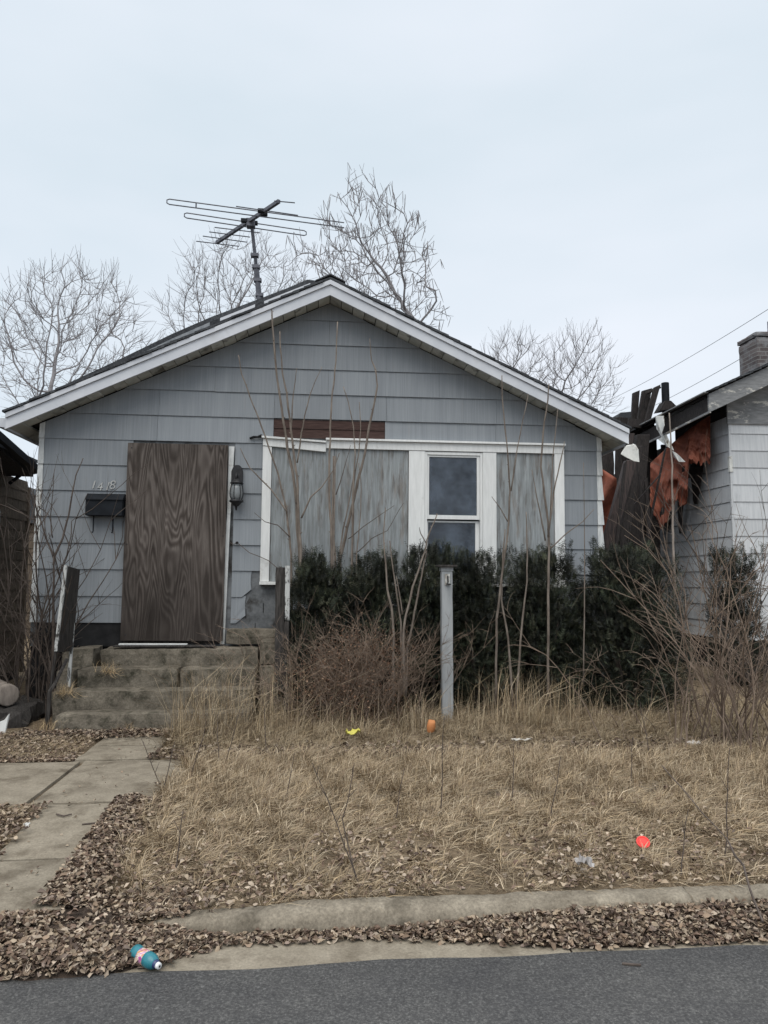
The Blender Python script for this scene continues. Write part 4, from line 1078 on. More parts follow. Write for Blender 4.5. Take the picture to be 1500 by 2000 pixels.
# pale shed far behind, glimpsed in the gap
sh = thing('far_garage', 'tan plank garage glimpsed in the gap past the brown house', 'garage', (-8.2, 19, .1))
for i in range(14):
    MB().box(-9.8, -5.6, 19 - .02 * (i % 2), 19.05, .12 + i * .19, .12 + (i + 1) * .19 - .006).build('plank', MT['brownshingle'], sh)
MB().prism([(-10, 18.8, 2.8), (-5.4, 18.8, 2.8), (-7.7, 18.8, 3.9)], (0, 4, 0)).build('roof', MT['shingle'], sh)
MB().box(-9.8, -5.6, 19.06, 22.6, .1, 2.78).build('wall', MT['corner'], sh)
# log and paint-bucket shard lying by the left house
lg = thing('log', 'short pale cut log lying under the bare bush, left edge', 'log', at(5, 1352, 7.6))
a = at(-12, 1340, 7.8); b = at(22, 1332, 7.4); z = .26
MB().lathe((a.x, a.y, .42), (Vector((b.x, b.y, .40)) - Vector((a.x, a.y, .42))), [(0, .085), (.03, .10), (.25, .098), (.44, .10), (.445, .085)], 14).build('trunk_section', MT['barkpale'], lg, smooth=True)
lb = MB().rough(a.x - .2, b.x + .15, 7.3, 8.0, 0.05, .31, .1, .05, .06, 8)
o = lb.build('soil_heap', MT['darkwood']); tag(o, 'dark heap of debris under the cut log, left edge', 'debris heap')
ws = thing('white_shard', 'white curved plastic shard on ground at left edge', 'plastic shard', gnd(2, 1436, .12))
a = gnd(2, 1434, .13)
MB().prism([a + Vector((-.10, 0, -.02)), a + Vector((.035, -.02, -.01)), a + Vector((.055, .01, .17)), a + Vector((.02, .0, .12)), a + Vector((-.10, 0, .07))], (0.0, .03, .0)).build('shard', MT['trim'], ws, bevel=.004)

# ------------------------------------------------------------------ overhead wires
for (a, b, ya, yb, lab) in (((1160, 795), (1560, 566), 26, 12, 'upper thin utility wire crossing the sky at right'), ((1180, 836), (1560, 633), 26, 12, 'lower thin utility wire running to the chimney')):
    p, q = at(*a, ya), at(*b, yb); pts = []
    for i in range(25):
        t = i / 24; r = p.lerp(q, t); r.z -= .25 * 4 * t * (1 - t) * .5; pts.append(r)
    o = MB().tube(pts, .0055, 5).build('utility_wire', MT['galv']); tag(o, lab, 'wire', 'utility wires')

# ------------------------------------------------------------------ bare trees
def tree(name, label, seed, Y, c, rad, n_att=1000, twigs=3, twig_len=.55, up=.5, wob=.10, kill=.33, pods=0, r_min=.0065, step=.26):
    """Branches that grow towards points spread through the crown's volume."""
    rg = np.random.default_rng(seed); rng = random.Random(seed)
    C = at(c[0], c[1], Y); px = (at(c[0] + 1, c[1], Y) - at(c[0], c[1], Y)).length
    ra = np.array([rad[0] * px, rad[0] * px * .9, rad[1] * px])
    u = rg.normal(size=(n_att, 3)); u /= np.linalg.norm(u, axis=1)[:, None]
    lump = np.array([1 + .28 * mnoise.noise(Vector(tuple(q * 2.1)) + Vector((seed, 0, 0))) for q in u])
    A = np.array(C) + u * (rg.random(n_att) ** .42 * lump)[:, None] * ra
    base = np.array([C.x + rg.normal(0, .15), Y, .05])
    fork = C.z - ra[2] * .75
    nodes = [base]; par = [-1]; z = base[2]; d = np.array([0, 0, 1.0])
    while nodes[-1][2] < fork:
        d = d + rg.normal(0, .05, 3); d[2] = max(d[2], .9); d /= np.linalg.norm(d)
        nodes.append(nodes[-1] + d * step); par.append(len(nodes) - 2)
    alive = np.ones(n_att, bool); used = {}
    P = np.array(nodes)
    near = np.full(n_att, 0); dist = np.full(n_att, 1e9); start = 0
    for it in range(90):
        new = P[start:]
        dd = np.linalg.norm(A[:, None] - new[None], axis=2); k = dd.argmin(1); m = dd[np.arange(n_att), k]
        upd = m < dist; dist[upd] = m[upd]; near[upd] = k[upd] + start
        alive &= dist > kill
        if not alive.any(): break
        acc = {}
        for a in np.nonzero(alive)[0]:
            v = A[a] - P[near[a]]; acc.setdefault(near[a], np.zeros(3)); acc[near[a]] += v / np.linalg.norm(v)
        start = len(P); add = []
        for q, v in acc.items():
            used[q] = used.get(q, 0) + 1
            if used[q] > 3: continue
            v = v / (np.linalg.norm(v) + 1e-9) + rg.normal(0, wob, 3) + np.array([0, 0, .08]); v /= np.linalg.norm(v)
            add.append(P[q] + v * step); par.append(q)
        if not add: break
        P = np.vstack([P, add])
    n = len(P); par = np.array(par); kids = [[] for _ in range(n)]
    for q in range(1, n): kids[par[q]].append(q)
    area = np.zeros(n)
    for q in range(n - 1, -1, -1):
        area[q] = r_min ** 2.2 * 1.3 if not kids[q] else sum(area[k] for k in kids[q]) * 1.01
        area[q] = max(area[q], r_min ** 2.2)
    R_ = area ** (1 / 2.2)
    root = thing(name, label, 'tree', tuple(base), 'bare trees behind the house')
    tr, cr = MB(), MB(); tips = []
    stack = [(0, -1)]
    while stack:
        q, p = stack.pop()
        chain = [q] if p < 0 else [p, q]
        while kids[q]:
            ks = sorted(kids[q], key=lambda k: -area[k])
            for k in ks[1:]: stack.append((k, q))
            q = ks[0]; chain.append(q)
        pts = [Vector(tuple(P[k])) for k in chain]; rr = [R_[k] for k in chain]
        if p >= 0: rr[0] = min(rr[0], rr[1] * 1.25)
        (tr if p < 0 else cr).tube(pts, rr, 7 if p < 0 else (5 if rr[0] > .03 else 3), caps=False)
    Cn = Vector(C)
    for q in range(n):
        if R_[q] > r_min * 2.6 or P[q][2] < fork: continue
        for t in range(twigs):
            p = Vector(tuple(P[q])); pd = Vector(tuple(P[q] - P[par[q]])).normalized()
            v = (pd * .7 + (p - Cn).normalized() * .4 + Vector((rng.gauss(0, .6), rng.gauss(0, .6), rng.gauss(up, .45)))).normalized()
            ln = twig_len * rng.uniform(.4, 1.2); b = Vector((rng.gauss(0, .12), rng.gauss(0, .12), .10)) * ln
            e = p + v * ln + b
            cr.tube([p, p + v * ln * .5 + b * .2, e], [r_min * .9, r_min * .75, r_min * .45], 3, caps=False)
            tips.append(e)
            if rng.random() < .5:
                m = p + v * ln * .55; w = (v + Vector((rng.gauss(0, .6), rng.gauss(0, .6), .2))).normalized() * ln * .5
                cr.tube([m, m + w], [r_min * .7, r_min * .4], 3, caps=False)
    tr.build('trunk', MT['barkhazed'], root, smooth=True); cr.build('crown', MT['barkhazed'], root, smooth=True)
    if pods:
        pd = MB()
        for i in range(pods):
            p = rng.choice(tips); ln = rng.uniform(.22, .42); a = Vector((rng.uniform(-.12, .12), rng.uniform(-.1, .1), 0))
            pd.tube([p, p + a * .5 + Vector((0, 0, -ln * .5)), p + a + Vector((0, 0, -ln))], [.006, .010, .004], 3, caps=False)
        o = pd.build('seed_pods', MT['barkhazed'], root); o['kind'] = 'stuff'
    return root
tree('bare_tree', 'bare leafless tree rising at far left beyond the roof', 3, 20, (130, 690), (165, 178))
tree('bare_tree', 'bare leafless tree with spreading crown directly behind the aerial mast', 5, 22, (478, 655), (165, 192), 1100)
tree('pod_tree', 'tallest bare crooked tree with hanging seed pods behind the ridge', 12, 19, (722, 560), (140, 200), 760, twigs=3, twig_len=.42, up=.15, wob=.20, kill=.36, pods=520, r_min=.0085)
tree('bare_tree', 'small upright bare tree showing over the right roof slope', 21, 24, (1008, 735), (68, 88), 520, twig_len=.6, up=.9)
tree('bare_tree', 'bare tree standing over the right eave beside the burnt roof', 27, 23, (1135, 745), (72, 98), 560, twig_len=.6, up=.9)

# ------------------------------------------------------------------ saplings: long stems with knobbly tips
def wavy(pts, sub=4, amp=.006, seed=0):
    out = []
    for i in range(len(pts) - 1):
        for k in range(sub):
            p = pts[i].lerp(pts[i + 1], k / sub)
            if i or k: p = p + mnoise.noise_vector(p * 6 + Vector((seed, 0, 0))) * amp
            out.append(p)
    out.append(pts[-1]); return out
def stems(name, label, Y, org, sc, lines, cat='sapling', base_y=None, mat='barkstem', group='bare saplings in front of the house', spread=.22):
    rng = random.Random(len(lines) * 7 + int(org[0]))
    def W(p, yy): return at(org[0] + p[0] / sc, org[1] + p[1] / sc, yy)
    bx = W(lines[0][1][0], Y)
    root = thing(name, label, cat, (bx.x, Y, .12), group)
    for i, (r, ln) in enumerate(lines):
        yy = Y + rng.uniform(-spread, spread) * .5
        pts = [W(p, yy) for p in ln]
        b = base_y if r >= .010 else None
        if b is not None and pts[0].z > .3:      # carry the stem on down to the ground
            q = pts[0]; pts = [Vector((q.x * .8 + bx.x * .2, yy, .05)), Vector((q.x * .93 + bx.x * .07, yy, .05 + (q.z - .05) * .5))] + pts
        pts = wavy(pts, 4, .007, i)
        n = len(pts); rr = [r * (1 - .62 * k / (n - 1)) * rng.uniform(.92, 1.1) for k in range(n)]
        m = MB(); m.tube(pts, rr, 6)
        for k in range(int(n * .25), n, 2):       # buds
            if rng.random() < .55:
                t = pts[k]; a = rng.uniform(0, 6.28); s = Vector((math.cos(a), math.sin(a), .6)) * rr[k] * 1.5
                m.tube([t, t + s * .8, t + s * 1.5], [rr[k] * .6, rr[k] * .5, .0015], 4)
        m.build('stem', MT[mat if r > .0075 or rng.random() < .4 else 'barkdark'], root, smooth=True)
    return root
oA, sA = (440, 580), 3.7037
stems('bare_sapling', 'tall bare sapling clump rising past the left end of the window', 7.95, oA, sA, [
    (.021, [(540, 1870), (525, 1700), (515, 1500), (490, 1280), (450, 1090), (430, 950), (405, 800), (375, 580), (350, 320), (340, 180), (335, 45)]),
    (.018, [(545, 1830), (530, 1600), (520, 1300), (490, 1080), (470, 900), (445, 700), (415, 560), (400, 380), (395, 250)]),
    (.009, [(475, 1000), (485, 800), (500, 650), (517, 515)]),
    (.009, [(520, 1200), (545, 1030), (575, 860), (610, 720), (650, 610), (700, 505)]),
    (.014, [(480, 1870), (455, 1650), (440, 1520), (380, 1280), (330, 1130), (260, 930), (180, 720), (120, 560), (95, 420)]),
    (.009, [(450, 1560), (330, 1390), (180, 1240), (110, 1095)]),
    (.006, [(465, 1735), (380, 1650), (290, 1625), (210, 1560)]),
    (.009, [(550, 1600), (620, 1450), (700, 1370), (780, 1260), (825, 1130)])], base_y=.1)
stems('bare_sapling', 'tall bare sapling clump in front of the two wide window boards', 7.95, oA, sA, [
    (.017, [(770, 1880), (765, 1650), (750, 1400), (755, 1150), (760, 950), (775, 700), (800, 480), (812, 180)]),
    (.013, [(800, 1880), (780, 1700), (785, 1450), (780, 1150)]),
    (.021, [(830, 1890), (900, 1600), (960, 1330), (1010, 1140), (1040, 950), (1075, 780), (1100, 640), (1085, 530)]),
    (.009, [(1090, 540), (1060, 460), (1045, 300)]),
    (.011, [(925, 1300), (940, 1150), (930, 950), (890, 760), (855, 650)]),
    (.010, [(930, 1350), (965, 1120), (980, 930), (970, 760)]),
    (.006, [(800, 1430), (850, 1280), (905, 1075)]),
    (.012, [(820, 1900), (850, 1700), (900, 1450), (940, 1250)]),
    (.010, [(950, 1880), (975, 1600), (985, 1400), (965, 1200)]),
    (.006, [(890, 1750), (1000, 1660), (1220, 1510)]), (.006, [(940, 1860), (1060, 1750), (1170, 1690), (1290, 1490)])], base_y=.1)
oC, sC = (600, 1060), 5.0
stems('bare_sapling', 'slim forked stems rising in front of hedge left of grey post', 7.3, oC, sC, [
    (.015, [(840, 1600), (840, 1160), (845, 900), (820, 620), (785, 450), (770, 300), (750, 100), (745, -80), (765, -340)]),
    (.013, [(920, 1500), (920, 1100), (915, 780), (880, 560), (850, 330), (820, 130), (805, -20)]),
    (.015, [(950, 1500), (940, 1100), (940, 850), (980, 650), (1030, 430), (1100, 230), (1150, 80), (1165, -20), (1270, -280)]),
    (.014, [(960, 1500), (975, 1030), (1040, 750), (1090, 450), (1140, 200), (1165, 80)]),
    (.008, [(930, 700), (900, 500), (870, 330)]), (.006, [(1160, 0), (1110, -90), (1095, -150)])])
oD, sD = (940, 780), 2.679
stems('bare_sapling', 'slim bare stems before the right window casing', 7.3, oD, sD, [
    (.013, [(75, 1600), (80, 1150), (110, 900), (140, 700), (150, 480), (140, 300), (110, 10), (108, -125)]),
    (.013, [(165, 1620), (140, 1250), (105, 1050), (112, 850), (125, 680)]),
    (.011, [(180, 1620), (215, 1150), (240, 950), (240, 700), (235, 590)]),
    (.014, [(350, 1600), (350, 1100), (355, 800), (350, 650), (312, 350), (330, 120), (348, 0), (354, -80)]),
    (.009, [(335, 740), (300, 560), (265, 370)]), (.009, [(350, 720), (380, 480), (420, 300), (435, 220)]),
    (.008, [(360, 640), (375, 300), (400, 50)]), (.007, [(140, 640), (100, 570), (55, 510)]), (.007, [(360, 780), (450, 700), (530, 640), (590, 575)]),
    (.008, [(155, 480), (190, 250), (245, -25)]), (.007, [(535, 1500), (540, 820), (535, 330)])])
oE, sE = (1100, 580), 3.333
stems('bare_pole', 'long pale bare pole standing in front of the red tarp', 7.6, oE, sE, [
    (.016, [(740, 2600), (728, 1950), (722, 1800), (715, 1600), (712, 1400), (708, 1100), (700, 900), (690, 755)])], cat='pole', mat='barkpale')

# ------------------------------------------------------------------ brambles and bare bushes
def bush(name, label, cat, base, n, length, rad, spread, lean=(0, 0), mat='tangle', seed=1, arch=.35, kids=4, foot=.25, twig=.5, group=None):
    rng = random.Random(seed); root = thing(name, label, cat, base, group)
    m = MB(); B = Vector(base)
    def shoot(p, d, ln, r, lvl):
        k = 8 if lvl == 0 else 5; pts = [p.copy()]; q = p.copy()
        for i in range(k):
            d = (d + Vector((rng.gauss(0, .12), rng.gauss(0, .12), rng.gauss(0, .08) - arch * (i / k) ** 1.5 * .5))).normalized()
            q = q + d * ln / k
            if q.z < .12: q.z = .12
            pts.append(q.copy())
        m.tube(pts, [r * (1 - .7 * i / k) for i in range(k + 1)], 5 if lvl == 0 else 3, caps=False)
        if lvl < 2:
            for c in range(kids if lvl == 0 else 2):
                i = rng.randrange(2, k); dd = (pts[i] - pts[i-1]).normalized()
                nd = (dd + Vector((rng.gauss(0, .6), rng.gauss(0, .5), rng.gauss(.1, .4)))).normalized()
                shoot(pts[i], nd, ln * twig * rng.uniform(.4, 1), max(r * .5, .0022), lvl + 1)
    for i in range(n):
        a = rng.uniform(0, 6.283); s = spread * math.sqrt(rng.random())
        d = Vector((math.cos(a) * s + lean[0], math.sin(a) * s * .7 + lean[1], 1))
        p = B + Vector((rng.gauss(0, foot), rng.gauss(0, foot * .6), -.03))
        shoot(p, d.normalized(), length * rng.uniform(.55, 1.1), rad * rng.uniform(.6, 1.2), 0)
    m.build('branches', MT[mat], root, smooth=True)
    return root
bush('bramble_bush', 'dense reddish tangle of bare brambles at right edge of yard', 'bush', tuple(gnd(1440, 1450, .14)), 46, 1.9, .0075, .50, (.0, 0), 'tangle', 4, .35, 5, .28, .45)
bush('bramble_bush', 'low arching bare brambles spreading in front of the white siding', 'bush', tuple(gnd(1345, 1425, .14)), 18, 1.15, .006, 1.2, (-.35, 0), 'tangle', 9, .9, 4, .45, .5)
bush('bare_bush', 'tall thin bare bush growing against the white house front', 'bush', (at(1470, 1300, 8.6).x, 8.6, .12), 14, 2.9, .011, .5, (-.1, 0), 'barkdark', 31, .22, 5, .2, .5)
bush('bare_bush', 'grey bare bush between brown house and the stair railing', 'bush', (at(78, 1400, 7.9).x, 7.9, .12), 26, 2.3, .010, .42, (-.05, 0), 'barkdark', 14, .15, 5, .16, .45)
bush('bare_bush', 'low twiggy bush at far left under the brown wall', 'bush', (at(10, 1380, 8.3).x, 8.3, .12), 40, 1.4, .007, .8, (0, 0), 'barkdark', 17, .4, 4, .3, .5)
stems('bare_sapling', 'forked dark sapling rising in front of the left corner strip', 7.9, (60, 850), 6.25, [
    (.018, [(270, 3400), (275, 2500), (280, 1900), (280, 1480)]), (.009, [(280, 1500), (180, 1250), (90, 950), (40, 750), (0, 640)]),
    (.011, [(285, 1490), (390, 1260), (460, 980), (510, 690), (555, 490), (640, 280)]), (.006, [(265, 1250), (240, 980), (270, 700), (290, 420)]),
    (.006, [(440, 1480), (490, 1230), (500, 1050), (580, 980)]), (.005, [(90, 870), (220, 970), (270, 1150)])], mat='barkdark', group='bare saplings in front of the house')
# dead brown shrub: fine twigs thick with small dry leaves
def dry_shrub():
    B = Vector((at(690, 1400, 7.25).x, 7.25, .13))
    root = bush('dead_shrub', 'rust brown dead shrub full of dry leaves beside the steps', 'shrub', tuple(B), 150, 1.05, .0036, .80, (0, 0), 'tangle', 41, .15, 7, .28, .5)
    n = 5200
    u = NR.normal(size=(n, 3)); u /= np.linalg.norm(u, axis=1)[:, None]; r = NR.random(n) ** .45
    P = np.array([B.x, B.y, B.z + .42]) + u * r[:, None] * np.array([.60, .38, .52])
    P[:, 0] += .10 * np.sin(P[:, 2] * 9); P = P[P[:, 2] > .12]
    P += NR.normal(0, .05, P.shape); P = P[P[:, 2] > .12]
    leaf_mesh('dry_leaves', P, .010, .024, np.array([[.15, .085, .056], [.20, .12, .08], [.105, .062, .044], [.25, .17, .115]]), root)
def leaf_mesh(name, P, smin, smax, pal, parent=None, flat=0.0, mat='leaf', curl=.35, aspect=.55):
    n = len(P)
    a = NR.normal(size=(n, 3)); a[:, 2] *= (1 - flat); a /= np.linalg.norm(a, axis=1)[:, None] + 1e-9
    nn = NR.normal(size=(n, 3)) * (1 - flat * .75); nn[:, 2] += flat * 1.2
    b = np.cross(nn, a); b /= np.linalg.norm(b, axis=1)[:, None] + 1e-9
    c = np.cross(a, b)
    L_ = NR.uniform(smin, smax, n)[:, None]; Wd = L_ * aspect * NR.uniform(.7, 1.25, n)[:, None]; cu = (NR.uniform(-1, 1, n)[:, None]) * curl * L_
    cu2 = (NR.uniform(-.6, 1.2, n)[:, None]) * curl * L_
    # 8 points: stem, left/right low, left/right mid, mid rib x2, tip
    pts = [P - a * L_ * .5 + c * cu * .6, P - a * L_ * .18 + b * Wd * .5 + c * cu2, P - a * L_ * .18 - b * Wd * .5 + c * cu2, P + a * L_ * .18 + b * Wd * .42 + c * cu2 * .8,
           P + a * L_ * .18 - b * Wd * .42 + c * cu2 * .8, P - a * L_ * .16, P + a * L_ * .2, P + a * L_ * .5 + c * cu]
    V = np.stack(pts, 1).reshape(-1, 3)
    f = np.array([[0, 5, 1], [0, 2, 5], [1, 5, 6], [1, 6, 3], [2, 6, 5], [2, 4, 6], [3, 6, 7], [4, 7, 6]])
    F = (np.arange(n)[:, None, None] * 8 + f[None]).reshape(-1, 3)
    col = pal[NR.integers(0, len(pal), n)] * NR.uniform(.7, 1.3, n)[:, None]
    C = np.repeat(col, 8, 0)
    o = fast(name, V - (np.array(wm(parent).translation) if parent else 0), F, MT[mat], parent, C)
    o['kind'] = 'stuff'; return o
dry_shrub()

# ------------------------------------------------------------------ yew hedge: separate shrubs grown together
def yew(label, px0, px1, ptop, Y, ry, seed, n=15000, base=.12, zlow=.15):
    rg = np.random.default_rng(seed)
    a, b = at(px0, 1150, Y), at(px1, 1150, Y); zt = at((px0 + px1) / 2, ptop, Y).z
    cx, rx = (a.x + b.x) / 2, (b.x - a.x) / 2
    root = thing('yew_shrub', label, 'shrub', (cx, Y, base), 'yew hedge under the windows')
    # lumps
    k = 16; lc = []
    for i in range(k):
        t = (i + .5) / k; ang = i * 2.4
        zz = zlow + (zt - zlow) * t * .86; pr = math.sqrt(max(.02, 1 - ((t - .32) / .72) ** 2)) * .62
        lc.append((cx + rx * pr * math.cos(ang), Y + ry * pr * math.sin(ang), zz, .42 + .2 * rg.random()))
    lc = np.array(lc)
    idx = rg.integers(0, k, n); u = rg.normal(size=(n, 3)); u /= np.linalg.norm(u, axis=1)[:, None]
    rr = (rg.random(n) ** .28)[:, None]
    P = lc[idx, :3] + u * rr * np.stack([lc[idx, 3] * rx, lc[idx, 3] * ry * 1.2, lc[idx, 3] * .75 * (zt - zlow) * .5], 1)
    P[:, 2] = np.clip(P[:, 2], .10, None)
    cl = np.array([mnoise.noise(Vector((q[0] * 5.5, q[1] * 5.5, q[2] * 5.5 + seed))) for q in P])
    P = P[cl > rg.uniform(-.35, .12, n)]
    # loose leader shoots on the crown
    ns = 26
    for s in range(ns):
        q0 = lc[rg.integers(k // 2, k)]; top = np.array([q0[0] + rg.normal(0, .2) * rx, q0[1] + rg.normal(0, .15), zt + rg.uniform(-.12, .09)])
        m = 26; t = rg.random(m)[:, None]
        P = np.vstack([P, top - np.array([0, 0, .22]) * t + rg.normal(0, .018, (m, 3))])
    n = len(P)
    cl = np.array([mnoise.noise(Vector((q[0] * 4.2, q[1] * 4.2, q[2] * 4.2 + 9))) for q in P])
    D = (P - np.array([cx, Y, zlow + (zt - zlow) * .35])); D[:, 2] += .35; D += rg.normal(0, .35, D.shape); D /= np.linalg.norm(D, axis=1)[:, None]
    sid = np.cross(D, rg.normal(size=(n, 3))); sid /= np.linalg.norm(sid, axis=1)[:, None]
    ln = rg.uniform(.045, .085, n)[:, None]
    Vs = []; Fs = []; Cs = []
    depth = np.clip((P[:, 2] - zlow) / (zt - zlow), 0, 1)
    pal = np.array([[.018, .024, .016], [.028, .036, .022], [.040, .047, .027], [.013, .017, .014], [.055, .056, .034]])
    col = pal[rg.integers(0, 5, n)] * (rg.uniform(.7, 1.25, n) * np.clip(.85 + 1.3 * cl, .35, 1.9))[:, None]
    nd = 4; V = []
    for j in range(nd):
        for sg in (-1, 1):
            o = P + D * ln * (j / nd)
            tip = o + (D * .55 + sid * sg * .85) * ln * .42 + rg.normal(0, .004, P.shape)
            w = np.cross(D, sid) * .0022 + D * .0034
            V += [o - w, o + w, tip]
    V = np.stack(V, 1).reshape(-1, 3)
    F = np.arange(len(V)).reshape(-1, 3)
    C = np.repeat(col, nd * 6, 0)
    o = fast('foliage', V - np.array([cx, Y, base]), F, MT['needle'], root, C); o['kind'] = 'stuff'
    m = MB()
    for i in range(9):
        q = lc[i + 5]
        m.tube([(cx + rx * .12 * math.cos(i), Y + .1 * math.sin(i), .08), (q[0] * .5 + cx * .5, q[1] * .5 + Y * .5, q[2] * .55), tuple(q[:3])], [.024, .016, .008], 5)
    m.build('stems', MT['barkdark'], root)
yew('dark yew shrub beside the right stair railing', 545, 690, 1093, 7.85, .36, 1)
yew('dark yew shrub under the peeling wide window board', 645, 800, 1096, 7.9, .36, 2)
yew('dark yew shrub under the window, left of the grey post', 770, 905, 1080, 7.95, .36, 3)
yew('dark yew shrub right behind the grey post', 860, 1010, 1092, 7.95, .36, 4)
yew('dark yew shrub below the right end of the windows', 985, 1135, 1084, 7.9, .38, 5)
yew('largest yew shrub, at the right corner of the grey house', 1100, 1335, 1078, 7.75, .45, 6, n=22000)
yew('small yew shrub standing against the burnt house front', 1388, 1480, 1078, 9.6, .35, 8, n=9000)

# ------------------------------------------------------------------ dry grass
STRAW = np.array([[.36, .29, .20], [.30, .235, .165], [.39, .30, .195], [.45, .36, .245], [.32, .24, .16], [.52, .43, .31], [.26, .19, .13], [.42, .32, .20]])
def vnoise(x, y, s, o=0.0): return np.array([mnoise.noise(Vector((a * s, b * s, o))) for a, b in zip(x, y)])
def blades(name, label, X, Y, Zb, h, lean, width, pal, dirx=None, parent=None, droop=.5, tone=None, jit=.95):
    n = len(X)
    ang = NR.uniform(0, 6.283, n)
    if dirx is not None: ang = dirx + NR.normal(0, jit, n)
    d = np.stack([np.cos(ang), np.sin(ang), np.zeros(n)], 1)
    s = np.stack([-np.sin(ang), np.cos(ang), np.zeros(n)], 1) * (width[:, None] * .5)
    # turn the flat of the blade about at random
    s = s * NR.uniform(.35, 1, n)[:, None] + np.stack([np.zeros(n), np.zeros(n), width * .5 * NR.uniform(0, .8, n)], 1)
    B = np.stack([X, Y, Zb], 1)
    hz = h[:, None] * np.array([0, 0, 1]); le = lean[:, None] * d
    M1 = B + hz * .62 + le * .38; T = B + hz * (1 - droop * .3) + le
    V = np.stack([B - s, B + s, M1 - s * .8, M1 + s * .8, T], 1).reshape(-1, 3)
    f = np.array([[0, 1, 3], [0, 3, 2], [2, 3, 4]])
    F = (np.arange(n)[:, None, None] * 5 + f[None]).reshape(-1, 3)
    col = pal[NR.integers(0, len(pal), n)] * NR.uniform(.75, 1.2, n)[:, None]
    if tone is not None: col = col * tone[:, None]
    o = fast(name, V, F, MT['grass'], parent, np.repeat(col, 5, 0))
    tag(o, label, 'grass', None, 'stuff'); return o
def scatter(n, x0, x1, y0, y1, keep):
    X = NR.uniform(x0, x1, n); Y = NR.uniform(y0, y1, n)
    k = keep(X, Y); return X[k], Y[k]
gzv = np.vectorize(gz)
GN = {}
def field(X, Y, s, o):
    # smooth random field, sampled on a grid and interpolated
    key = (s, o)
    if key not in GN:
        gx = np.arange(-8, 9.01, .12); gy = np.arange(2.8, 9.5, .12)
        GN[key] = (gx, gy, np.array([[mnoise.noise(Vector((a * s, b * s, o))) for a in gx] for b in gy]))
    gx, gy, G = GN[key]
    i = np.clip(((X + 8) / .12), 0, len(gx) - 2); j = np.clip((Y - 2.8) / .12, 0, len(gy) - 2)
    i0, j0 = i.astype(int), j.astype(int); u, v = i - i0, j - j0
    return (G[j0, i0] * (1 - u) + G[j0, i0 + 1] * u) * (1 - v) + (G[j0 + 1, i0] * (1 - u) + G[j0 + 1, i0 + 1] * u) * v
def height(X, Y):
    r = np.array([gz(a, b) for a, b in zip(X, Y)]); return r
def walkmask(X, Y, m=0.0):
    a = (Y > W0[0] - m) & (Y < W0[1] + m) & (X < -1.12 + m)
    edge = .06 * field(X, Y, 3.0, 5.0)
    b = (X > -1.64 + .05 * field(X, Y, 3.0, 15.0) - m) & (X < -1.10 + m + edge) & (Y > 3.4) & (Y <= W0[0])
    c = (X > -1.86 - m) & (X < -1.28 + m + edge) & (Y >= W0[1]) & (Y < 7.05)
    return a | b | c

# verge between kerb and sidewalk: matted, combed over in swirls
def vheight(X, Y): return np.where((Y > W0[0]) & (Y < W0[1]), .118, height(X, Y))
def tufts(n, per, x0, x1, y0, y1, keep, spread=.035):
    cx, cy = scatter(n, x0, x1, y0, y1, keep)
    n = len(cx); m = NR.integers(per // 3, per * 5 // 3, n)
    ci = np.repeat(np.arange(n), m)
    a = NR.uniform(0, 6.283, len(ci)); rad = np.abs(NR.normal(0, spread, len(ci)))
    X = cx[ci] + np.cos(a) * rad; Y = cy[ci] + np.sin(a) * rad
    comb = NR.uniform(0, 6.283, n)[ci]                      # the way each tuft has fallen over
    w = NR.uniform(.2, 1.6, n)[ci]
    dx, dy = np.cos(a) + w * np.cos(comb), np.sin(a) + w * np.sin(comb)
    size = NR.uniform(.55, 1.35, n)[ci]; tone = NR.uniform(.78, 1.18, n)[ci]
    return X, Y, np.arctan2(dy, dx), size, tone
def verge():
    def keep(X, Y):
        g = field(X, Y, 1.6, 0.0) + .8 * field(X, Y, 4.0, 1.0)
        d = np.clip((Y - 3.42) / .95, 0, 1) * .80 + .16
        return (NR.random(len(X)) < np.clip(d + g * .7, .03, 1)) & ~walkmask(X, Y, .02) & (X > -1.0 - .35 * (Y - 4)) & ((Y < W0[0] - .02) | (X > -.95 + .25 * field(X, Y, 2.5, 13.0)))
    X, Y, ang, size, tone = tufts(7400, 38, -1.6, 5.6, KY + .125, 5.95, keep)
    n = len(X); back = np.clip((Y - 4.2) / 1.2, 0, 1)
    h = NR.random(n) ** 1.3 * .085 * (.8 + .7 * back) * size + .006; ln = NR.uniform(.02, .15, n) * size
    blades('verge_grass', 'matted tufts of dry straw grass on verge between kerb and sidewalk', X, Y, vheight(X, Y) - .004, h, ln, NR.uniform(.0016, .0058, n), STRAW, ang, tone=tone, jit=.35)
    X, Y = scatter(72000, -1.6, 5.6, KY + .125, 5.95, keep); n = len(X)
    blades('verge_grass', 'flat broken straw lying between the verge tufts', X, Y, vheight(X, Y) - .002, NR.uniform(.004, .03, n), NR.uniform(.03, .13, n), NR.uniform(.002, .005, n), STRAW * .82)
    X, Y = scatter(6000, -1.2, 5.6, 4.7, 5.95, keep)
    blades('verge_grass', 'taller upright straw grass at back of the verge', X, Y, vheight(X, Y), NR.uniform(.05, .15, len(X)), NR.uniform(.0, .10, len(X)), NR.uniform(.002, .004, len(X)), STRAW)
verge()
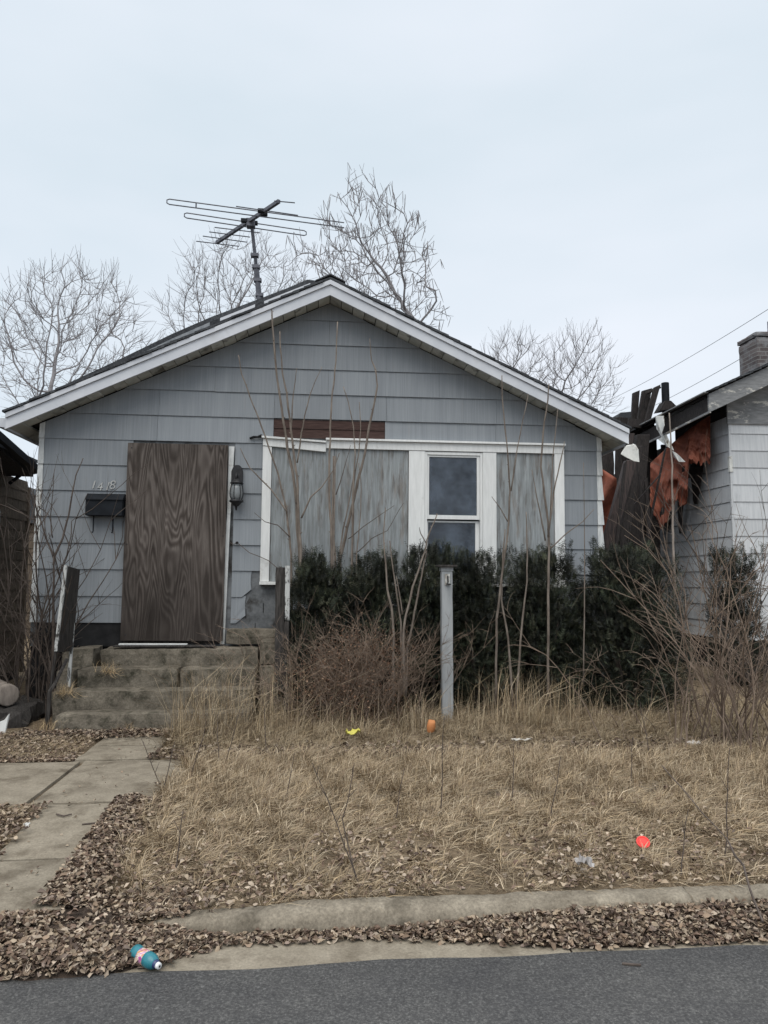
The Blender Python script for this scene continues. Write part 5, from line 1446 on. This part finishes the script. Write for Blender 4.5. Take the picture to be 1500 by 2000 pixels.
# left patch between walk and picture edge
def left_patch():
    keep = lambda X, Y: ~walkmask(X, Y, .03) & (NR.random(len(X)) < .75)
    X, Y = scatter(9000, -3.4, -1.86, 6.1, 7.0, keep)
    blades('lawn_grass', 'thin dry grass left of the front walk by the steps', X, Y, height(X, Y), NR.uniform(.01, .04, len(X)), NR.uniform(.03, .09, len(X)), NR.uniform(.002, .004, len(X)), STRAW * .92)
left_patch()
def left_verge():
    X, Y = scatter(9000, -2.9, -1.62, 3.6, 4.94, lambda X, Y: ~walkmask(X, Y, .02) & (NR.random(len(X)) < .6))
    blades('verge_grass', 'thin straw among leaves left of the front walk', X, Y, height(X, Y), NR.uniform(.005, .05, len(X)), NR.uniform(.03, .11, len(X)), NR.uniform(.002, .004, len(X)), STRAW * .85)
left_verge()
# yard: tussocks and tall stalks in front of the hedge
STRAW = STRAW * np.array([1.46, 1.40, 1.24])
YARD = STRAW * np.array([.58, .61, .68])
def yard():
    keep = lambda X, Y: ~walkmask(X, Y, .03) & (NR.random(len(X)) < np.clip(.75 + field(X, Y, 1.4, 4.0), .1, 1)) & ~((X < -.55) & (Y > 7.08)) & (X > -1.26)
    X, Y, ang, size, tone = tufts(5000, 30, -1.3, 7.0, 6.12, 8.1, keep, .05)
    n = len(X); k = np.clip((Y - 6.1) / .7, 0.2, 1)
    h = (NR.random(n) ** 1.4 * .15 + .01) * k * size; ln = NR.uniform(.03, .20, n) * k * size
    blades('yard_grass', 'overgrown dry grass tufts in the front yard before the hedge', X, Y, height(X, Y), h, ln, NR.uniform(.002, .0048, n), YARD, ang, tone=tone, jit=.4)
    X, Y = scatter(40000, -1.3, 7.0, 6.1, 8.1, keep); n = len(X)
    blades('yard_grass', 'flat dead straw lying over the yard soil', X, Y, height(X, Y), NR.uniform(.004, .05, n), NR.uniform(.03, .15, n), NR.uniform(.002, .004, n), YARD * .8)
    # tall stalks in fans
    Xs = []; Ys = []; H = []; Ln = []
    for cx, cy, n, hh, sp in ((-1.0, 6.95, 330, .82, .20), (-.55, 6.95, 300, .80, .28), (-1.05, 6.75, 90, .5, .14), (.15, 6.85, 110, .42, .35), (.85, 6.9, 150, .48, .16), (1.75, 7.05, 300, .62, .22), (2.15, 7.15, 170, .6, .2), (2.6, 7.0, 90, .45, .3), (3.2, 6.9, 120, .42, .35), (1.3, 6.9, 60, .4, .2)):
        Xs.append(NR.normal(cx, sp, n)); Ys.append(np.clip(NR.normal(cy, .12, n), 6.3, 7.5)); H.append(NR.uniform(.3, 1.0, n) * hh); Ln.append(NR.random(n) ** 1.6 * .95 * hh)
    X, Y, H, Ln = map(np.concatenate, (Xs, Ys, H, Ln))
    k = ~((X < -.62) & (Y > 7.06)) & ~walkmask(X, Y, .0); X, Y, H, Ln = X[k], Y[k], H[k], Ln[k]
    blades('yard_grass', 'tall dry grass stalks fanning up before steps and hedge', X, Y, height(X, Y), H, Ln, NR.uniform(.0025, .0055, len(X)), YARD * 1.22, droop=.3)
    # tufts rooted in the cracks of the steps
    for cx, cy, cz, n, hh, lab in ((-2.0, 7.60, .60, 150, .18, 'small straw tuft hanging in the crack of the steps'), (-2.32, 7.34, .44, 170, .18, 'straw tuft on the left end of the second step'), (-2.38, 7.05, .13, 170, .22, 'straw tuft at the left foot of the steps'), (-1.70, 7.06, .13, 110, .18, 'straw tuft before the middle of the bottom step')):
        X = NR.normal(cx, .05, n); Y = NR.normal(cy, .03, n)
        o = blades('grass_tuft', lab, X, Y, np.full(n, cz - .01), NR.uniform(-.4, .8, n) * hh, NR.uniform(.02, .13, n), NR.uniform(.002, .004, n), STRAW * .9)
yard()
# thin bare weed stalks
def weeds():
    L2 = [[(700, 1712), (658, 1605), (610, 1490)], [(700, 1712), (668, 1600), (692, 1490)], [(860, 1582), (868, 1400)], [(1075, 1592), (1095, 1478)], [(1232, 1530), (1236, 1440)], [(1415, 1662), (1425, 1460)],
          [(345, 1682), (358, 1580)], [(314, 1528), (296, 1490), (280, 1448)], [(317, 1540), (342, 1448)], [(427, 1500), (425, 1395)], [(440, 1490), (470, 1380)], [(372, 1520), (402, 1412)], [(1000, 1560), (1004, 1450)], [(1330, 1700), (1345, 1580)], [(770, 1600), (790, 1500)], [(560, 1560), (575, 1470)], [(1270, 1480), (1250, 1370)], [(520, 1470), (512, 1340)]]
    labs = ['left-leaning weed stalk of the crossed pair in mid verge',
            'right-leaning weed stalk of the crossed pair in mid verge',
            'tall straight weed stalk in verge below the grey post',
            'weed stalk leaning right in verge, right of the grey post',
            'short weed stalk at back of verge below the largest yew',
            'tall straight weed stalk in verge below the bramble tangle',
            'short weed stalk in leafy verge edge nearest the front walk',
            'weed stalk bending left over the sidewalk at the walk corner',
            'weed stalk leaning right at the grassy walk corner',
            'upright weed stalk at sidewalk before the tall straw by steps',
            'right-leaning weed stalk at sidewalk before the tall straw by steps',
            'weed stalk rising between the walk corner and the bottom step',
            'straight weed stalk in verge below the slim bare stems',
            'short weed stalk just right of the red disc',
            'weed stalk leaning right in verge below the orange cup',
            'short weed stalk in verge below the rust brown shrub',
            'weed stalk in yard edge before the largest yew, leaning left',
            'tall weed stalk in yard straw beside the right stair railing']
    for i, ln in enumerate(L2):
        b = gnd(*ln[0], .13)
        pts = [Vector((b.x, b.y, .10))] + [at(a, c, b.y) for a, c in ln[1:]]
        root = thing('weed_stalk', labs[i], 'weed', (b.x, b.y, .12), 'bare weed stalks in the grass')
        m = MB(); pts = wavy(pts, 5, .012, i); m.tube(pts, [.0035 * (1 - .6 * k / len(pts)) for k in range(len(pts))], 5)
        for k in range(3, len(pts) - 1, 2):
            d = Vector((random.gauss(0, .04), random.gauss(0, .03), random.uniform(.03, .08)))
            m.tube([pts[k], pts[k] + d * .6, pts[k] + d], [.002, .0016, .001], 4)
        m.build('stalk', MT['barkdark'], root)
    a, b = gnd(1490, 1800, .09), gnd(1420, 1665, .15); c = at(1293, 1495, 4.3)
    root = thing('fallen_twig', 'long thin twig leaning from kerb into the verge grass', 'twig', a)
    MB().tube(wavy([a, b.lerp(a, .5) + Vector((0, 0, .08)), b + Vector((0, 0, .06)), c], 6, .012), [.005] * 12 + [.003] * 7, 5).build('stick', MT['barkdark'], root)
    for pts, lab in (([(110, 1590), (125, 1594), (140, 1590)], 'short dark twig lying on left edge of the walk'), ([(160, 1610), (190, 1607), (235, 1606)], 'dark twig lying across the walk'), ([(185, 1628), (205, 1632)], 'small dark twig below the longer one on the walk'), ([(1215, 1882), (1235, 1884), (1252, 1885)], 'small dark twig lying on the asphalt')):
        P = [gnd(a, b, gz_walk(gnd(a, b, .1).y) + .006 if b < 1800 else .010) for a, b in pts]
        root = thing('twig', lab, 'twig', P[0])
        MB().tube(P, .0045, 5).build('stick', MT['barkdark'], root)
weeds()

# ------------------------------------------------------------------ leaf litter
LEAF = np.array([[.33, .27, .21], [.22, .17, .14], [.40, .33, .26], [.27, .20, .145], [.20, .145, .105], [.13, .092, .07], [.36, .29, .215], [.085, .062, .05], [.30, .235, .17], [.165, .115, .088]])
def mound(x, y):                   # depth of the drift of leaves in the gutter
    f = np.clip((y - 3.10) / .10, 0, 1)
    right = np.clip((x - .25) / .9, 0, 1); left = np.clip((-.35 - x) / .5, 0, 1)
    near = np.clip((y - (3.24 - .15 * right - .22 * left)) / .08, 0, 1)
    return near * (.022 + .055 * right * np.clip((y - 3.08) / .22, 0, 1) + .035 * left)
def litter():
    pal = LEAF
    # bed of rotted leaf under the loose ones
    xs = np.arange(-3.0, 5.0, .04); ys = np.arange(3.02, 3.62, .03); V = []; F = []
    for y in ys:
        for x in xs:
            h = float(mound(np.array(x), np.array(y)))
            inside = y < KY + .02 or x < -.72
            V.append((x, y, (h * .75 - .012 + .012 * mnoise.noise(Vector((x * 9, y * 9, 0)))) if inside else -.05))
    n = len(xs)
    for j in range(len(ys) - 1):
        for i in range(n - 1):
            xm, ym = xs[i], ys[j]
            if (ym < KY or xm < -.78): F.append((j*n+i, j*n+i+1, (j+1)*n+i+1, (j+1)*n+i))
    m = two('leaf_mulch', (0.030, 0.022, 0.017), (0.085, 0.062, 0.047), 45, (1, 1, 1), 0.95, 0.8, 0.02, tint=None, nr=.75)
    o = fast('leaf_mulch', V, F, m); tag(o, 'dark rotted leaf bed under the loose leaves in gutter', 'leaf bed', None, 'stuff')
    def put(name, lab, X, Y, Z, a, b, p=pal, flat=.75, curl=.35):
        o = leaf_mesh(name, np.stack([X, Y, Z], 1), a, b, p, None, flat, curl=curl); tag(o, lab, 'leaves', None, 'stuff')
    # gutter drift
    n = 44000; X = NR.uniform(-2.9, 5.0, n); Y = 3.04 + .31 * NR.random(n)
    h = mound(X, Y); w = .02 * field(X, Y, 4, 2.0)
    edge = 3.10 - .05 * np.clip((-.45 - X) / .3, 0, 1) + .11 * np.clip(1 - np.abs(X - .02) / .75, 0, 1) + w
    k = (Y > edge) & (NR.random(n) < np.clip(h / .02, 0, 1)) & ((Y < KY) | (X < -.7)); X, Y, h = X[k], Y[k], h[k]
    put('gutter_leaves', 'drift of brown leaves lying in gutter along the kerb', X, Y, h * (.55 + .5 * NR.random(len(X))) + .006, .011, .040)
    # left foot of the walk: deep carpet
    n = 17000; X = NR.uniform(-2.9, -.55, n); Y = NR.uniform(3.1, 3.75, n)
    lim = 3.50 + .17 * (X + 1.0 > 0) + .10 * field(X, Y, 3, 6.0) + np.clip((X + 1.02) / .12, 0, 1) * .3
    k = (Y < lim); X, Y = X[k], Y[k]
    Z = np.maximum(height(X, Y), np.where((X < -1.1), np.array([gz_walk(y) if y > 3.42 else -.01 for y in Y]), 0)) + .008 + .03 * NR.random(len(X)) * np.clip((3.6 - Y) / .3, 0, 1)
    put('walk_foot_leaves', 'carpet of brown leaves over foot of the front walk', X, Y, Z, .012, .042)
    # verge: leaves caught in the grass, thick near the kerb
    n = 36000; X = NR.uniform(-1.25, 5.0, n); Y = NR.uniform(KY + .11, 5.5, n)
    dens = .75 * np.clip(1.10 - (Y - 3.5) / .80, .10, 1) * np.clip(.75 + 1.7 * field(X, Y, 2.0, 11.0), .03, 1)
    k = (NR.random(n) < dens) & ~walkmask(X, Y, -.02) & (X > -1.12); X, Y = X[k], Y[k]
    put('verge_leaves', 'brown leaves caught in dry grass of the verge', X, Y, height(X, Y) + .010 + .034 * NR.random(len(X)), .012, .038, LEAF * 1.1)
    # along the walk's edges, on the left patches, along the yard edge
    n = 9000; X = np.concatenate([NR.normal(-1.12, .07, n // 2), NR.uniform(-2.9, -1.58, n // 2)]); Y = np.concatenate([NR.uniform(3.6, 5.0, n // 2), NR.uniform(3.5, 4.93, n // 2)])
    k = (X < -1.66 + .09 * NR.random(n) + .06 * field(X, Y, 4, 3.3)) | (X > -1.24); X, Y = X[k], Y[k]
    Z = np.maximum(height(X, Y), [gz_walk(y) if -1.65 < x < -1.1 else -1 for x, y in zip(X, Y)]) + .008 + .02 * NR.random(len(X))
    put('walk_edge_leaves', 'brown leaves lining both edges of the front walk', X, Y, Z, .018, .042)
    n = 3600; X = NR.uniform(-1.3, 5.0, n); Y = 5.98 + np.abs(NR.normal(0, .20, n))
    k = ~walkmask(X, Y, -.03); X, Y = X[k], Y[k]
    put('yard_edge_leaves', 'dark leaves along the far edge of the sidewalk', X, Y, np.maximum(height(X, Y), np.where(Y < W0[1], .12, 0)) + .01 + .02 * NR.random(len(X)), .02, .05, LEAF * .75)
    n = 3000; X = NR.uniform(-2.6, -.8, n); Y = NR.normal(6.98, .09, n); k = Y < 7.09; X, Y = X[k], Y[k]
    put('step_foot_leaves', 'brown leaves gathered at the foot of the steps', X, Y, np.maximum(height(X, Y), .122 * ((X > -1.84) & (X < -1.28))) + .008 + .02 * NR.random(len(X)), .02, .05, LEAF * .85)
    n = 3500; X = NR.uniform(-3.6, -1.84, n); Y = np.concatenate([NR.normal(6.12, .06, n // 2), NR.uniform(6.1, 7.0, n - n // 2)]); k = ~walkmask(X, Y, -.02); X, Y = X[k], Y[k]
    put('lawn_edge_leaves', 'brown leaves on the grass patch left of the walk', X, Y, np.maximum(height(X, Y), np.where(Y < W0[1], .12, 0)) + .008 + .01 * NR.random(len(X)), .016, .04)
    # scattered on concrete
    n = 60; X = NR.uniform(-1.62, -1.3, n); Y = NR.uniform(3.6, 6.9, n); Z = np.array([gz_walk(y) for y in Y]) + .008
    put('stray_leaves', 'few stray leaf crumbs on the bare walk concrete', X, Y, Z, .010, .028)
litter()

# ------------------------------------------------------------------ litter one could pick up
def bottle():
    c = gnd(266, 1857, .045); e = gnd(314, 1889, .028)
    ax = (e - c); ax.z = -.012; ax.normalize()
    c = Vector((c.x, c.y, .040))
    root = thing('plastic_bottle', 'teal plastic drink bottle with white cap lying in the gutter', 'bottle', c)
    def pl(name, col, rough=.25, trans=0.0):
        m, nt, b = base_mat(name, rough, .5); f = noise(nt, coords(nt), 25, 3, .6)
        nt.links.new(ramp(nt, f, [(.3, [x * .85 for x in col]), (.7, [min(1, x * 1.12) for x in col])]), b.inputs['Base Color'])
        b.inputs['Transmission Weight'].default_value = trans; return m
    teal = pl('teal_liquid', (.035, .215, .265), .3, .1)
    ln = .205; k = ln / .205
    MB().lathe(c - ax * .01, ax, [(-0.0037, 0.0148), (0.0000, 0.0222), (0.0074, 0.0278), (0.0222, 0.0285), (0.0370, 0.0263), (0.0407, 0.0263), (0.0777, 0.0263), (0.0814, 0.0285), (0.0999, 0.0285), (0.1147, 0.0259), (0.1258, 0.0192), (0.1302, 0.0148)], 22).build('body', teal, root, smooth=True)
    m, nt, b = base_mat('bottle_label', .4, .4); v = coords(nt, (1, 1, 1)); f = noise(nt, v, 34, 2, .5, 1.2)
    nt.links.new(ramp(nt, f, [(.38, (.42, .06, .26)), (.45, (.55, .22, .42)), (.50, (.70, .68, .70)), (.57, (.70, .38, .16)), (.66, (.38, .10, .28))]), b.inputs['Base Color'])
    MB().lathe(c - ax * .01, ax, [(0.0411, 0.0263), (0.0414, 0.0271), (0.0770, 0.0271), (0.0773, 0.0263)], 22).build('label', m, root, smooth=True)
    MB().lathe(c - ax * .01, ax, [(0.1273, 0.0166), (0.1302, 0.0159), (0.1391, 0.0141), (0.1406, 0.0126)], 18).build('neck', pl('navy_neck', (.03, .045, .13), .35), root, smooth=True)
    MB().lathe(c - ax * .01, ax, [(0.1406, 0.0111), (0.1413, 0.0122), (0.1524, 0.0118), (0.1539, 0.0096)], 18).build('cap', pl('white_cap', (.75, .76, .76), .4), root, smooth=True)
    MB().lathe(c - ax * .01, ax, [(0.1540, 0.0044), (0.1543, 0.0043)], 12).build('spout', MT['black'], root)
bottle()
def flat_color(name, col, rough=.6):
    return two(name, [c * .82 for c in col], col, 18, (1, 1, 1), rough, .1, .003, tint=None)
p = gnd(1256, 1654, .135)
o = thing('red_lid', 'small fluorescent red disc lying in the verge grass', 'disc', p)
nrm = Vector((-.1, -.62, .78))
MB().lathe(p + Vector((0, 0, .02)), nrm, [(0, .030), (.004, .034), (.008, .033), (.009, .027), (.006, .024)], 20).build('disc', flat_color('fluorescent_red', (.85, .075, .065), .5), o, smooth=False)
p = gnd(840, 1425, .2)
o = thing('orange_cup', 'crumpled orange plastic cup in the yard grass near grey post', 'cup', p)
cup = MB().lathe(p + Vector((0, 0, -.02)), (.15, -.2, 1), [(0, .026), (.01, .032), (.05, .038), (.085, .036), (.10, .028), (.105, .012)], 14)
cup.v = [tuple(Vector(q) + mnoise.noise_vector(Vector(q) * 30) * .008) for q in cup.v]
cup.build('shell', flat_color('faded_orange', (.60, .25, .10), .7), o, smooth=True)
def crumple(name, label, cat, p, sx, sy, h, col, seed, n=7):
    rg = random.Random(seed); V = []; F = []
    for j in range(n + 1):
        for i in range(n + 1):
            u, v = i / n - .5, j / n - .5
            V.append(p + Vector((u * sx + rg.gauss(0, sx * .03), v * sy + rg.gauss(0, sy * .03), h * (.5 + mnoise.noise(Vector((u * 4, v * 4, seed * 1.7)))) + .5 * h * abs(math.sin(u * 7 + seed)))))
    for j in range(n):
        for i in range(n):
            if (i in (0, n-1) and j in (0, n-1)) and rg.random() < .7: continue
            F.append((j*(n+1)+i, j*(n+1)+i+1, (j+1)*(n+1)+i+1, (j+1)*(n+1)+i))
    o = MB().add(V, F).build(name, flat_color(name + '_' + str(seed), col)); tag(o, label, cat)
    o.modifiers.new('thickness', 'SOLIDIFY').thickness = .0015
crumple('candy_wrapper', 'crumpled yellow wrapper in the yard grass', 'wrapper', gnd(690, 1438, .19), .11, .07, .05, (.62, .56, .12), 2)
crumple('paper_scrap', 'torn pale grey paper scrap among verge leaves', 'paper', gnd(1140, 1695, .16), .07, .09, .035, (.42, .40, .39), 5)
crumple('paper_scrap', 'white paper scrap near the bramble roots', 'paper', gnd(1357, 1456, .15), .09, .08, .03, (.72, .70, .68), 7)
crumple('paper_scrap', 'long pale paper strip at back edge of sidewalk', 'paper', gnd(1018, 1447, .15), .15, .03, .015, (.58, .55, .50), 8)
crumple('paper_scrap', 'tiny white scrap on the leaves left of walk', 'paper', gnd(52, 1614, .13), .028, .03, .015, (.72, .71, .68), 9)
